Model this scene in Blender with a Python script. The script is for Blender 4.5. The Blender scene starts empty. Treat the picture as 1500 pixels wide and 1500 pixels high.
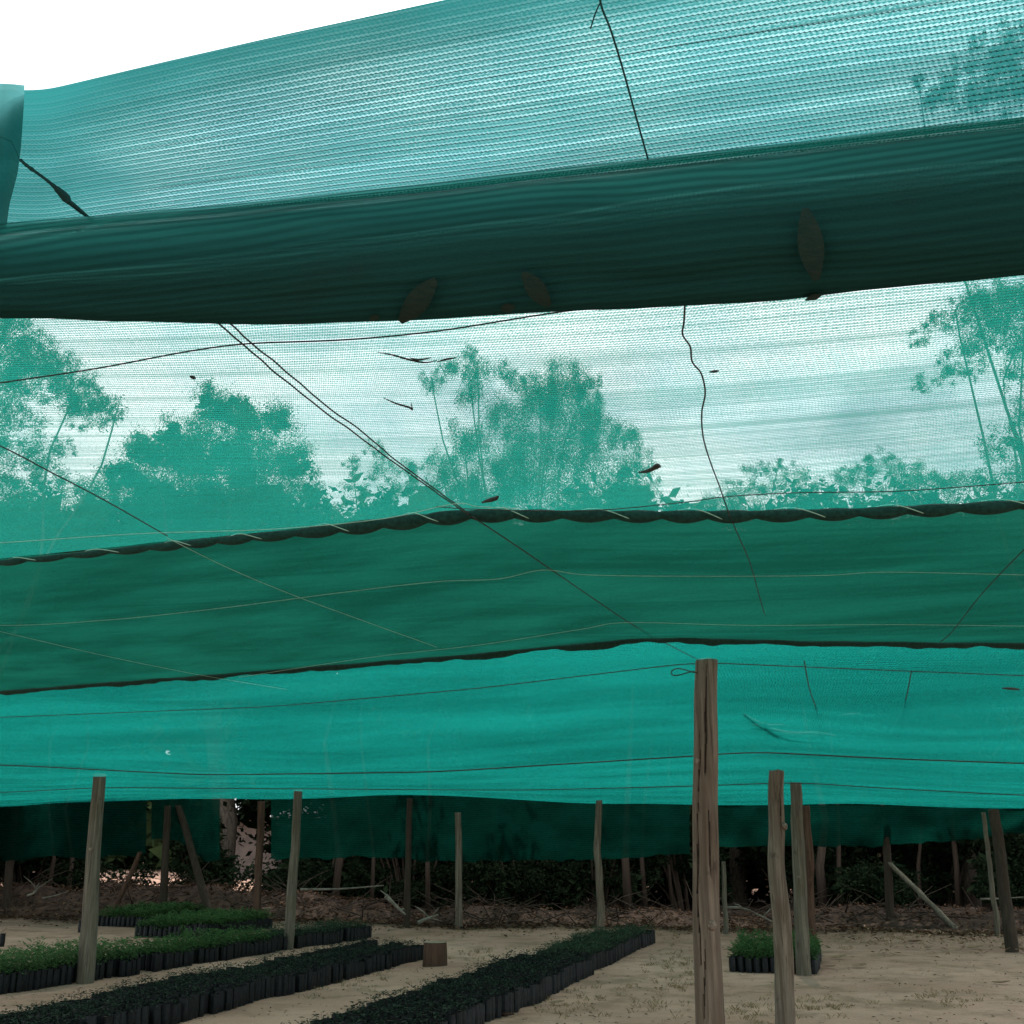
import bpy, math, random
import numpy as np
from mathutils import Vector, Matrix, noise

random.seed(11)
rng = np.random.default_rng(5)
scn = bpy.context.scene
C = scn.collection

# ------------------------------------------------------------------ camera
PITCH = math.radians(17.0)
CAMZ = 1.6
F = 1600.0
cp, sp = math.cos(PITCH), math.sin(PITCH)
cam = bpy.data.cameras.new("camera")
cam.sensor_width = 36.0
cam.lens = F / 1500.0 * 36.0
cam.clip_start = 0.05
cam.clip_end = 2000
cam_o = bpy.data.objects.new("camera", cam)
cam_o.location = (0, 0, CAMZ)
cam_o.rotation_euler = (math.pi / 2 + PITCH, 0, 0)
C.objects.link(cam_o)
scn.camera = cam_o


def ray(px, py):
    x = (px - 750.0) / F
    y = (750.0 - py) / F
    return Vector((x, cp - y * sp, sp + y * cp))


def PZ(px, py, z):            # point of a line of sight at a known height
    d = ray(px, py)
    t = (z - CAMZ) / d.z
    return Vector((d.x * t, d.y * t, z))


def PY(px, py, Y):            # point of a line of sight at a known distance
    d = ray(px, py)
    t = Y / d.y
    return Vector((d.x * t, Y, CAMZ + d.z * t))


def proj(p):
    x, y, z = p[0], p[1], p[2] - CAMZ
    f = y * cp + z * sp
    u = -y * sp + z * cp
    if f < 0.01:
        return (-9999, -9999)
    return (750 + F * x / f, 750 - F * u / f)


# ------------------------------------------------------------------ helpers
class MB:
    def __init__(self):
        self.v, self.f, self.uv = [], [], None

    def add(self, vs, fs):
        o = len(self.v)
        self.v.extend(vs)
        self.f.extend([tuple(i + o for i in f) for f in fs])

    def mesh(self, name, mat=None, smooth=True):
        me = bpy.data.meshes.new(name)
        me.from_pydata([tuple(p) for p in self.v], [], self.f)
        if smooth:
            me.polygons.foreach_set("use_smooth", [True] * len(me.polygons))
        if mat:
            me.materials.append(mat)
        me.update()
        return me

    def build(self, name, mat, parent=None, smooth=True):
        o = bpy.data.objects.new(name, self.mesh(name, mat, smooth))
        C.objects.link(o)
        if parent:
            o.parent = parent
        return o


def tag(o, label=None, cat=None, group=None, kind=None):
    if label:
        o["label"] = label
    if cat:
        o["category"] = cat
    if group:
        o["group"] = group
    if kind:
        o["kind"] = kind
    return o


def empty(name, loc, label, cat, group=None):
    o = bpy.data.objects.new(name, None)
    o.empty_display_size = 0.2
    o.location = loc
    C.objects.link(o)
    return tag(o, label, cat, group)


def tube_mb(mb, pts, r, n=6, caps=True):
    pts = [Vector(p) for p in pts]
    rs = r if isinstance(r, (list, tuple)) else [r] * len(pts)
    vs, fs = [], []
    up = Vector((0.13, 0.2, 1)).normalized()
    for i, p in enumerate(pts):
        d = (pts[min(i + 1, len(pts) - 1)] - pts[max(i - 1, 0)])
        if d.length < 1e-9:
            d = Vector((0, 0, 1))
        d.normalize()
        a = d.cross(up)
        if a.length < 0.05:
            a = d.cross(Vector((1, 0, 0)))
        a.normalize()
        b = d.cross(a)
        for k in range(n):
            t = 2 * math.pi * k / n
            vs.append(p + (a * math.cos(t) + b * math.sin(t)) * rs[i])
    for i in range(len(pts) - 1):
        for k in range(n):
            fs.append((i * n + k, i * n + (k + 1) % n, (i + 1) * n + (k + 1) % n, (i + 1) * n + k))
    if caps:
        fs.append(tuple(range(n - 1, -1, -1)))
        fs.append(tuple((len(pts) - 1) * n + k for k in range(n)))
    mb.add(vs, fs)


def smooth_line(pts, n):
    """Catmull-Rom through points (tuples), n samples."""
    P = [np.array(p, dtype=float) for p in pts]
    if len(P) == 2:
        return [tuple(P[0] + (P[1] - P[0]) * i / (n - 1)) for i in range(n)]
    P = [2 * P[0] - P[1]] + P + [2 * P[-1] - P[-2]]
    m = len(P) - 3
    out = []
    for i in range(n):
        s = i / (n - 1) * m
        k = min(int(s), m - 1)
        t = s - k
        p0, p1, p2, p3 = P[k:k + 4]
        out.append(tuple(0.5 * ((2 * p1) + (-p0 + p2) * t + (2 * p0 - 5 * p1 + 4 * p2 - p3) * t * t + (-p0 + 3 * p1 - 3 * p2 + p3) * t ** 3)))
    return out


# ------------------------------------------------------------------ materials
def new_mat(name):
    m = bpy.data.materials.new(name)
    m.use_nodes = True
    nt = m.node_tree
    nt.nodes.clear()
    out = nt.nodes.new("ShaderNodeOutputMaterial")
    return m, nt, out


class NT:
    """small node-tree writer"""
    def __init__(self, nt):
        self.nt = nt

    def n(self, t, **kw):
        nd = self.nt.nodes.new(t)
        for k, v in kw.items():
            setattr(nd, k, v)
        return nd

    def link(self, a, b):
        self.nt.links.new(a, b)

    def val(self, sock, v):
        if isinstance(v, bpy.types.NodeSocket):
            self.link(v, sock)
        else:
            sock.default_value = v

    def math(self, op, a, b=0.0, c=None, clamp=False):
        nd = self.n("ShaderNodeMath", operation=op)
        nd.use_clamp = clamp
        self.val(nd.inputs[0], a)
        self.val(nd.inputs[1], b)
        if c is not None:
            self.val(nd.inputs[2], c)
        return nd.outputs[0]

    def mapr(self, x, a, b, c=0.0, d=1.0, smooth=True):
        nd = self.n("ShaderNodeMapRange", interpolation_type='SMOOTHSTEP' if smooth else 'LINEAR')
        self.val(nd.inputs[0], x)
        for i, v in enumerate((a, b, c, d)):
            self.val(nd.inputs[1 + i], v)
        return nd.outputs[0]

    def noise(self, vec, scale, detail=3.0, rough=0.55, dim='3D', w=None):
        nd = self.n("ShaderNodeTexNoise", noise_dimensions=dim)
        if vec is not None:
            self.link(vec, nd.inputs["Vector"])
        nd.inputs["Scale"].default_value = scale
        nd.inputs["Detail"].default_value = detail
        nd.inputs["Roughness"].default_value = rough
        return nd.outputs[0]

    def mapping(self, vec, scale=(1, 1, 1), loc=(0, 0, 0)):
        nd = self.n("ShaderNodeMapping")
        self.link(vec, nd.inputs[0])
        nd.inputs["Scale"].default_value = scale
        nd.inputs["Location"].default_value = loc
        return nd.outputs[0]

    def mixc(self, f, a, b):
        nd = self.n("ShaderNodeMix", data_type='RGBA')
        self.val(nd.inputs[0], f)
        self.val(nd.inputs[6], a)
        self.val(nd.inputs[7], b)
        return nd.outputs[2]

    def ramp(self, x, stops):
        nd = self.n("ShaderNodeValToRGB")
        cr = nd.color_ramp
        while len(cr.elements) < len(stops):
            cr.elements.new(0.5)
        for e, (p, c) in zip(cr.elements, stops):
            e.position = p
            e.color = (*c, 1)
        self.link(x, nd.inputs[0])
        return nd.outputs[0]

    def bump(self, h, strength, dist):
        nd = self.n("ShaderNodeBump")
        nd.inputs["Strength"].default_value = strength
        nd.inputs["Distance"].default_value = dist
        self.link(h, nd.inputs["Height"])
        return nd.outputs[0]

    def principled(self, color, rough=0.8, normal=None, spec=0.3):
        nd = self.n("ShaderNodeBsdfPrincipled")
        self.val(nd.inputs["Base Color"], color)
        self.val(nd.inputs["Roughness"], rough)
        nd.inputs["Specular IOR Level"].default_value = spec
        if normal is not None:
            self.link(normal, nd.inputs["Normal"])
        return nd.outputs[0]


def rgba(c):
    return (*c, 1.0)


def net_mat(name, pitch, open_band, open_weave, thread, trans, streak=0.5, streak_scale=18.0, tmix=0.7, selvage=None, mottlec=0.14, chain_dark=0.3, seen=(1, 1, 1), bandlow=0.55, rowvar=0.08, blots=(1.6, 2.4)):
    """knitted shade net: rows along u, one row per `pitch` metres of v; holes are truly open"""
    m, nt, out = new_mat(name)
    T = NT(nt)
    uv = T.n("ShaderNodeUVMap").outputs[0]
    sep = T.n("ShaderNodeSeparateXYZ")
    T.link(uv, sep.inputs[0])
    u, v = sep.outputs[0], sep.outputs[1]
    # slow wander of the rows, so that they are not ruled lines
    wob = T.noise(T.mapping(uv, (2.2, 6.0, 1)), 1.0, 2.0)
    v2 = T.math('ADD', v, T.math('MULTIPLY', T.math('SUBTRACT', wob, 0.5), pitch * 1.3))
    zig = T.math('SINE', T.math('ADD', T.math('MULTIPLY', u, 2 * math.pi / (pitch * 0.55)), T.math('MULTIPLY', T.math('FLOOR', T.math('DIVIDE', v2, pitch)), 2.1)))
    v2 = T.math('ADD', v2, T.math('MULTIPLY', zig, pitch * 0.07))
    ph = T.math('FRACT', T.math('DIVIDE', v2, pitch))
    band = T.math('MULTIPLY', T.mapr(ph, 0.06, 0.20), T.mapr(ph, 0.50, 0.38))      # open laddder band
    weave_area = T.math('MULTIPLY', T.mapr(ph, 0.54, 0.66), T.mapr(ph, 1.0, 0.93))
    # irregular little loops between the chains
    loops = T.noise(T.mapping(uv, (1.0 / (pitch * 0.30), 1.0 / (pitch * 0.16), 1)), 1.0, 1.5, 0.6)
    loops = T.mapr(loops, 0.40, 0.62)
    loops2 = T.noise(T.mapping(uv, (1.0 / (pitch * 0.22), 1.0 / (pitch * 0.9), 1), (3, 7, 0)), 1.0, 1.0)
    bandmod = T.mapr(loops2, 0.25, 0.5, bandlow, 1.0)
    rown = T.n("ShaderNodeTexWhiteNoise", noise_dimensions='1D')
    T.link(T.math('FLOOR', T.math('DIVIDE', v2, pitch)), rown.inputs["W"])
    bandmod = T.math('MULTIPLY', bandmod, T.mapr(rown.outputs[0], 0.0, 1.0, 1.0 - rowvar, 1.0 + rowvar * 0.5, False))
    hole = T.math('ADD', T.math('MULTIPLY', T.math('MULTIPLY', band, bandmod), open_band),
                  T.math('MULTIPLY', T.math('MULTIPLY', weave_area, loops), open_weave))
    # pulled rows: long streaks that are tighter or looser
    st = T.noise(T.mapping(uv, (0.35, streak_scale, 1), (1.7, 0, 0)), 1.0, 4.0, 0.7)
    stf = T.mapr(st, 0.30, 0.62, 1.0 - streak, 1.12)
    ln = T.noise(T.mapping(uv, (0.55, streak_scale * 9.0, 1), (4.4, 0, 0)), 1.0, 2.0, 0.5)
    lines = T.mapr(ln, 0.655, 0.70, 0.0, 1.0)
    stf = T.math('MULTIPLY', stf, T.math('SUBTRACT', 1.0, T.math('MULTIPLY', lines, 0.75)))
    hole = T.math('MULTIPLY', hole, stf, clamp=True)
    if selvage:
        ev = T.math('ADD', v, T.math('MULTIPLY', T.math('SUBTRACT', wob, 0.5), 0.05))
        eu = T.math('ADD', u, T.math('MULTIPLY', T.math('SUBTRACT', wob, 0.5), 0.12))
        e1 = T.mapr(ev, 0.0, selvage[0], 0.12, 1.0)
        e2 = T.mapr(T.math('SUBTRACT', eu, T.math('MULTIPLY', v, -selvage[3])), selvage[1], selvage[2], 0.25, 1.0)
        hole = T.math('MULTIPLY', hole, T.math('MULTIPLY', e1, e2))
    blot = T.noise(T.mapping(uv, (*blots, 1), (9, 4, 0)), 1.0, 3.0)
    dust = T.mapr(T.math('ADD', T.math('MULTIPLY', blot, 0.6), T.math('MULTIPLY', st, 0.4)), 0.35, 0.65, 1.0 - mottlec, 1.0 + mottlec * 0.7)  # mottled tone of the net; on the far roof it paints fold shading
    chain = T.math('MULTIPLY', T.mapr(ph, 0.36, 0.44), T.mapr(ph, 0.64, 0.54))
    if selvage:
        chain = T.math('MULTIPLY', chain, T.math('MULTIPLY', e1, e2))
    dust = T.math('MULTIPLY', dust, T.math('SUBTRACT', 1.0, T.math('ADD', T.math('MULTIPLY', chain, chain_dark), T.math('MULTIPLY', lines, 0.4))))
    hsv = T.n("ShaderNodeHueSaturation")
    T.link(dust, hsv.inputs["Value"])
    hsv.inputs["Color"].default_value = rgba(trans)
    tr = T.n("ShaderNodeBsdfTranslucent")
    T.link(hsv.outputs[0], tr.inputs[0])
    df = T.n("ShaderNodeBsdfDiffuse")
    df.inputs[0].default_value = rgba(thread)
    fab = T.n("ShaderNodeMixShader")
    fab.inputs[0].default_value = tmix
    T.link(df.outputs[0], fab.inputs[1])
    T.link(tr.outputs[0], fab.inputs[2])
    tp = T.n("ShaderNodeBsdfTransparent")
    tp.inputs[0].default_value = rgba(seen)
    mx = T.n("ShaderNodeMixShader")
    T.link(hole, mx.inputs[0])
    T.link(fab.outputs[0], mx.inputs[1])
    T.link(tp.outputs[0], mx.inputs[2])
    T.link(mx.outputs[0], out.inputs[0])
    return m


TEAL_T = (0.010, 0.205, 0.150)
TEAL_D = (0.010, 0.13, 0.095)
PITCH_NET = 0.0113
M_net_near = net_mat("net_near", PITCH_NET, 0.38, 0.29, (0.022, 0.10, 0.10), (0.020, 0.158, 0.152), 0.45, 10.0, selvage=(0.13, 0.50, 0.80, 0.0), chain_dark=0.85, seen=(0.62, 0.90, 0.90), bandlow=0.85, mottlec=0.3, rowvar=0.22)
M_net_fold = net_mat("net_fold", PITCH_NET, 0.03, 0.03, (0.05, 0.14, 0.135), (0.09, 0.30, 0.29), 0.2, 10.0, chain_dark=0.05, tmix=0.85)
M_net = net_mat("net_single", PITCH_NET * 0.88, 0.66, 0.52, TEAL_D, (0.011, 0.192, 0.146), 0.38, 22.0, seen=(1.0, 0.93, 0.95))
M_net_dark = net_mat("net_double", PITCH_NET * 0.85, 0.14, 0.12, (0.006, 0.07, 0.045), (0.004, 0.060, 0.040), 0.6, 22.0, mottlec=0.32)
M_net_far = net_mat("net_far", 0.03, 0.48, 0.32, TEAL_D, (0.004, 0.155, 0.125), 0.5, 5.0, mottlec=0.30, blots=(0.35, 0.9))  # wide blots paint the light and dark of sag folds into the colour
M_net_curtain = net_mat("net_curtain", 0.04, 0.18, 0.10, (0.002, 0.026, 0.018), (0.002, 0.042, 0.029), 0.5, 6.0, mottlec=0.3)


def cloth_mat():
    m, nt, out = new_mat("net_bunched")
    T = NT(nt)
    uv = T.n("ShaderNodeUVMap").outputs[0]
    sep = T.n("ShaderNodeSeparateXYZ")
    T.link(uv, sep.inputs[0])
    wob = T.noise(T.mapping(uv, (1.4, 3.0, 1)), 1.0, 2.0)
    v2 = T.math('ADD', sep.outputs[1], T.math('MULTIPLY', wob, 0.06))
    ph = T.math('SINE', T.math('MULTIPLY', v2, 2 * math.pi / 0.011))
    st = T.noise(T.mapping(uv, (0.6, 40.0, 1)), 1.0, 3.0, 0.7)
    fine = T.noise(T.mapping(uv, (260, 420, 1)), 1.0, 1.0)
    h = T.math('ADD', T.math('MULTIPLY', ph, 0.16), T.math('ADD', T.math('MULTIPLY', st, 1.4), T.math('MULTIPLY', fine, 0.35)))
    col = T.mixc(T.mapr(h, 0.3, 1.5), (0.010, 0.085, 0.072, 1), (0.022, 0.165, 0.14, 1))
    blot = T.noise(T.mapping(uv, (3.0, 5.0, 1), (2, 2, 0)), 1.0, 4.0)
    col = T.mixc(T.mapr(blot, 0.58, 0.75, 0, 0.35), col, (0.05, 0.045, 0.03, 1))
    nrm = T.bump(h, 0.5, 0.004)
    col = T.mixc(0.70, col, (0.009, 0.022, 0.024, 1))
    df = T.n("ShaderNodeBsdfDiffuse")
    T.link(col, df.inputs[0])
    T.link(nrm, df.inputs["Normal"])
    # the upper lip is one or two layers of net, lower down many layers lie together
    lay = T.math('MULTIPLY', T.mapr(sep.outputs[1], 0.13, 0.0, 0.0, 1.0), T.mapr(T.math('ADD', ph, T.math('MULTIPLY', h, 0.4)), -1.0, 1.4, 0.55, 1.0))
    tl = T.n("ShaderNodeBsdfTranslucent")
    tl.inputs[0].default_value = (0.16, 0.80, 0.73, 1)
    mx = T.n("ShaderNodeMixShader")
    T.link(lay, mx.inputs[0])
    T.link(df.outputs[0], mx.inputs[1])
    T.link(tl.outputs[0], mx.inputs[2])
    tp = T.n("ShaderNodeBsdfTransparent")
    lip = T.math('MULTIPLY', T.mapr(sep.outputs[1], 0.06, 0.0, 0.0, 0.34), T.mapr(ph, -1.0, 1.0, 0.35, 1.0))
    mx2 = T.n("ShaderNodeMixShader")
    T.link(lip, mx2.inputs[0])
    T.link(mx.outputs[0], mx2.inputs[1])
    T.link(tp.outputs[0], mx2.inputs[2])
    T.link(mx2.outputs[0], out.inputs[0])
    return m


M_cloth = cloth_mat()


def simple_mat(name, c1, c2, scale=8.0, rough=0.85, stretch=(1, 1, 1), bump=0.3, bdist=0.01, detail=5.0, spec=0.2):
    m, nt, out = new_mat(name)
    T = NT(nt)
    co = T.n("ShaderNodeTexCoord").outputs["Object"]
    nz = T.noise(T.mapping(co, stretch), scale, detail, 0.62)
    col = T.mixc(T.mapr(nz, 0.32, 0.68), rgba(c1), rgba(c2))
    nr = T.bump(nz, bump, bdist)
    T.link(T.principled(col, rough, nr, spec), out.inputs[0])
    return m


def wood_mat(name, c1, c2, c3):
    m, nt, out = new_mat(name)
    T = NT(nt)
    co = T.n("ShaderNodeTexCoord").outputs["Object"]
    g = T.noise(T.mapping(co, (26, 26, 1.1)), 1.0, 6.0, 0.65)
    g2 = T.noise(T.mapping(co, (5, 5, 1.6), (3, 1, 2)), 1.0, 4.0, 0.6)
    g3 = T.noise(T.mapping(co, (60, 60, 2.0)), 1.0, 3.0, 0.6)
    col = T.mixc(T.mapr(g, 0.3, 0.7), rgba(c1), rgba(c2))
    col = T.mixc(T.mapr(g2, 0.45, 0.72, 0, 0.75), col, rgba(c3))
    col = T.mixc(T.mapr(g3, 0.56, 0.70, 0, 0.7), col, (0.028, 0.020, 0.015, 1))
    g4 = T.noise(T.mapping(co, (9, 9, 5), (8, 2, 5)), 1.0, 5.0, 0.7)
    col = T.mixc(T.mapr(g4, 0.60, 0.72, 0, 0.65), col, (0.035, 0.026, 0.02, 1))
    h = T.math('ADD', g, T.math('MULTIPLY', g3, 0.6))
    nr = T.bump(h, 0.8, 0.012)
    T.link(T.principled(col, 0.88, nr, 0.15), out.inputs[0])
    return m


M_wood = wood_mat("post_wood", (0.078, 0.060, 0.044), (0.22, 0.175, 0.132), (0.10, 0.068, 0.046))
M_wood_grey = wood_mat("post_wood_grey", (0.075, 0.063, 0.046), (0.18, 0.152, 0.115), (0.10, 0.08, 0.052))
M_wood_dark = wood_mat("post_wood_dark", (0.030, 0.021, 0.015), (0.058, 0.042, 0.030), (0.036, 0.022, 0.015))
M_wood_red = wood_mat("post_wood_red", (0.06, 0.032, 0.022), (0.115, 0.065, 0.044), (0.05, 0.026, 0.019))
M_endgrain = simple_mat("end_grain", (0.16, 0.12, 0.08), (0.30, 0.24, 0.17), 40)
M_crack = simple_mat("crack_wood", (0.02, 0.014, 0.01), (0.05, 0.035, 0.025), 30)
M_knot = simple_mat("knot_wood", (0.06, 0.045, 0.033), (0.24, 0.19, 0.145), 45)
M_bark = simple_mat("tree_bark", (0.05, 0.038, 0.028), (0.12, 0.095, 0.07), 6, stretch=(4, 4, 1))
M_wire = simple_mat("dark_wire", (0.02, 0.025, 0.022), (0.04, 0.045, 0.04), 60, 0.6, bump=0.1)
M_cord = simple_mat("dark_teal_cord", (0.012, 0.060, 0.064), (0.02, 0.085, 0.09), 60, 0.9, bump=0.2)
M_string = simple_mat("pale_twine", (0.26, 0.46, 0.36), (0.38, 0.60, 0.48), 60, 0.8)
M_poly = simple_mat("black_polythene", (0.004, 0.0045, 0.005), (0.010, 0.011, 0.012), 30, 0.5, bump=0.6, bdist=0.006, spec=0.22)
M_soil = simple_mat("potting_soil", (0.035, 0.022, 0.015), (0.085, 0.055, 0.038), 40)
M_dry = simple_mat("dry_leaf", (0.16, 0.095, 0.055), (0.36, 0.25, 0.16), 3.0, 0.8)
M_litter = simple_mat("litter_soil", (0.025, 0.015, 0.010), (0.075, 0.045, 0.030), 5.0, 0.95, bump=0.8, bdist=0.05)
M_paledead = simple_mat("dead_branch", (0.10, 0.085, 0.065), (0.22, 0.19, 0.15), 9.0)


def leaf_mat(name, c1, c2, tr=0.35, scale=1.2):
    m, nt, out = new_mat(name)
    T = NT(nt)
    co = T.n("ShaderNodeTexCoord").outputs["Object"]
    geo = T.n("ShaderNodeNewGeometry")
    nz = T.noise(co, scale, 4.0, 0.6)
    f = T.math('ADD', T.math('MULTIPLY', nz, 0.6), T.math('MULTIPLY', geo.outputs["Random Per Island"], 0.5))
    col = T.mixc(T.mapr(f, 0.25, 0.85), rgba(c1), rgba(c2))
    df = T.n("ShaderNodeBsdfDiffuse")
    T.link(col, df.inputs[0])
    tl = T.n("ShaderNodeBsdfTranslucent")
    T.link(col, tl.inputs[0])
    mx = T.n("ShaderNodeMixShader")
    mx.inputs[0].default_value = tr
    T.link(df.outputs[0], mx.inputs[1])
    T.link(tl.outputs[0], mx.inputs[2])
    T.link(mx.outputs[0], out.inputs[0])
    return m


M_leaf = leaf_mat("tree_leaves", (0.025, 0.05, 0.02), (0.07, 0.10, 0.04), 0.3)
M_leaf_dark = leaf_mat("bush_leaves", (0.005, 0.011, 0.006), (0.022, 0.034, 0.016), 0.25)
M_seed_leaf = leaf_mat("seedling_leaves", (0.05, 0.115, 0.045), (0.12, 0.20, 0.08), 0.35, 1.5)
M_seed_dark = leaf_mat("seedling_leaves_dark", (0.03, 0.055, 0.035), (0.065, 0.095, 0.055), 0.25, 1.5)
M_seed_mid = leaf_mat("seedling_leaves_mid", (0.04, 0.095, 0.035), (0.09, 0.165, 0.06), 0.35, 1.5)
M_seed_black = leaf_mat("seedling_leaves_sparse", (0.012, 0.022, 0.016), (0.045, 0.062, 0.044), 0.2, 1.5)
M_grass = leaf_mat("dry_grass", (0.15, 0.115, 0.06), (0.32, 0.23, 0.135), 0.3, 0.8)
M_litter_leaf = leaf_mat("litter_leaves", (0.035, 0.020, 0.012), (0.13, 0.08, 0.052), 0.1, 0.7)


def ground_mat():
    m, nt, out = new_mat("sandy_ground")
    T = NT(nt)
    co = T.n("ShaderNodeTexCoord").outputs["Object"]
    a = T.noise(co, 0.35, 5.0, 0.6)
    b = T.noise(T.mapping(co, (1, 1, 1), (5, 3, 0)), 2.6, 6.0, 0.65)
    c = T.noise(T.mapping(co, (1, 1, 1), (15, 3, 0)), 28.0, 4.0, 0.7)
    col = T.mixc(T.mapr(a, 0.35, 0.65), (0.41, 0.24, 0.175, 1), (0.56, 0.345, 0.26, 1))
    col = T.mixc(T.mapr(b, 0.46, 0.72, 0, 0.7), col, (0.28, 0.17, 0.12, 1))
    col = T.mixc(T.mapr(c, 0.58, 0.74, 0, 0.7), col, (0.12, 0.07, 0.045, 1))
    d = T.noise(T.mapping(co, (1, 1, 1), (7, 9, 0)), 0.9, 6.0, 0.7)
    col = T.mixc(T.mapr(d, 0.50, 0.64, 0, 0.62), col, (0.22, 0.145, 0.09, 1))
    # litter-stained soil outside the swept nursery floor; on it, painted shade with litter
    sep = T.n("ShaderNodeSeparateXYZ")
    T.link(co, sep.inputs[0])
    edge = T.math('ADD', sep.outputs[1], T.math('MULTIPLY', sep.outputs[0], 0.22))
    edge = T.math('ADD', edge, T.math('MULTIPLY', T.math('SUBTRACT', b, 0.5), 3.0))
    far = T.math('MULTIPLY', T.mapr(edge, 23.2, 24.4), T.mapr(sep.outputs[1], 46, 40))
    shade_litter = T.math('MULTIPLY', T.math('MULTIPLY', T.mapr(edge, 16.5, 23.5, 0.0, 0.55), T.mapr(sep.outputs[1], 46, 40)), T.mapr(c, 0.35, 0.6, 0.5, 1.0))  # floor colour darkened toward the back: shade painted in along with litter specks
    col = T.mixc(shade_litter, col, (0.15, 0.098, 0.068, 1))
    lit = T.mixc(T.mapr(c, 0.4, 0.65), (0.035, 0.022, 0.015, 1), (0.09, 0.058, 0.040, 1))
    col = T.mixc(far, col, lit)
    h = T.math('ADD', T.math('MULTIPLY', b, 1.0), T.math('MULTIPLY', c, 0.55))
    nr = T.bump(h, 1.0, 0.07)
    T.link(T.principled(col, 0.95, nr, 0.1), out.inputs[0])
    return m


# ------------------------------------------------------------------ world, sun
SUN_EL, SUN_AZ = math.radians(63), math.radians(12)     # azimuth measured from +Y towards +X
w = bpy.data.worlds.new("World")
scn.world = w
w.use_nodes = True
T = NT(w.node_tree)
w.node_tree.nodes.clear()
wo = T.n("ShaderNodeOutputWorld")
bg = T.n("ShaderNodeBackground")
sky = T.n("ShaderNodeTexSky", sky_type='NISHITA')
sky.sun_disc = False
sky.sun_elevation = SUN_EL
sky.sun_rotation = SUN_AZ
sky.dust_density = 2.0
tc = T.n("ShaderNodeTexCoord").outputs["Generated"]
c1 = T.noise(T.mapping(tc, (1.6, 1.6, 3.0), (0.4, 0.1, 0.2)), 2.1, 6.0, 0.58)
cl = T.mapr(c1, 0.28, 0.50)
c2 = T.noise(T.mapping(tc, (1, 1, 1.5), (4, 2, 1)), 3.3, 4.0, 0.6)
cloudc = T.mixc(T.mapr(c2, 0.3, 0.7), (13.0, 16.0, 18.0, 1), (24.0, 24.0, 24.0, 1))
skyc = T.mixc(T.math('ADD', T.math('MULTIPLY', cl, 0.6), 0.37), sky.outputs[0], cloudc)
T.link(skyc, bg.inputs[0])
bg.inputs[1].default_value = 0.10
T.link(bg.outputs[0], wo.inputs[0])

sl = bpy.data.lights.new("sun", 'SUN')
sl.energy = 2.6
sl.angle = math.radians(0.5)
sl.color = (1.0, 0.95, 0.87)
so = bpy.data.objects.new("sun", sl)
sd = Vector((math.sin(SUN_AZ) * math.cos(SUN_EL), math.cos(SUN_AZ) * math.cos(SUN_EL), math.sin(SUN_EL)))
so.rotation_euler = sd.to_track_quat('Z', 'Y').to_euler()
so.location = (0, 0, 30)
C.objects.link(so)

scn.view_settings.view_transform = 'Standard'
scn.view_settings.look = 'None'
scn.view_settings.exposure = 0.2
scn.view_settings.gamma = 1.0
scn.render.engine = 'CYCLES'
scn.cycles.use_denoising = True
scn.cycles.max_bounces = 8
scn.cycles.transparent_max_bounces = 24
scn.cycles.sample_clamp_indirect = 6.0

# ------------------------------------------------------------------ ground
def gz(x, y):
    """ground height"""
    n = noise.noise(Vector((x * 0.5, y * 0.5, 0))) * 0.035 + noise.noise(Vector((x * 1.7, y * 1.7, 4))) * 0.018
    k = min(1.0, max(0.0, (y + 0.22 * x - 22.5) / 3.0)) * (1 - min(1.0, max(0, (y - 40) / 6.0)))
    return n * (1 + 1.5 * k)


def axis(a, b, step, far):
    xs = list(np.arange(a, b, step))
    lo, hi, s = a, b, step
    pre, post = [], []
    x, s = a, step
    while x > -far:
        s *= 1.35
        x -= s
        pre.append(x)
    x, s = b, step
    while x < far:
        post.append(x)
        s *= 1.35
        x += s
    return np.array(pre[::-1] + xs + post)


xs = axis(-14, 14, 0.16, 500)
ys = axis(-2, 34, 0.16, 900)
g = MB()
for y in ys:
    for x in xs:
        g.v.append((x, y, gz(x, y) if abs(x) < 60 and y < 90 else 0.0))
nx = len(xs)
for j in range(len(ys) - 1):
    for i in range(nx - 1):
        g.f.append((j * nx + i, j * nx + i + 1, (j + 1) * nx + i + 1, (j + 1) * nx + i))
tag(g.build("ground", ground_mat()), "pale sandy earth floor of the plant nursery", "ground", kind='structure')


# ------------------------------------------------------------------ net roof
X0, X1 = -420, 1920


class Line:
    """an edge or rope of the roof: control points given by sight line and height"""
    def __init__(self, pts, z=None, Yfun=None):
        self.px = np.array([p[0] for p in pts], float)
        self.py = np.array([p[1] for p in pts], float)
        self.z, self.Yfun = z, Yfun

    def y(self, px):
        # smooth interpolation: average of the piecewise-linear curve over a small window
        return float(np.mean(np.interp(px + np.linspace(-45, 45, 9), self.px, self.py)))

    def at(self, px, dy=0.0):
        if self.Yfun:
            d = ray(px, self.y(px) + dy)
            # plane  y = a + b x
            a, b = self.Yfun
            t = a / (d.y - b * d.x)
            return Vector((d.x * t, d.y * t, CAMZ + d.z * t))
        return PZ(px, self.y(px) + dy, self.z)


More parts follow.
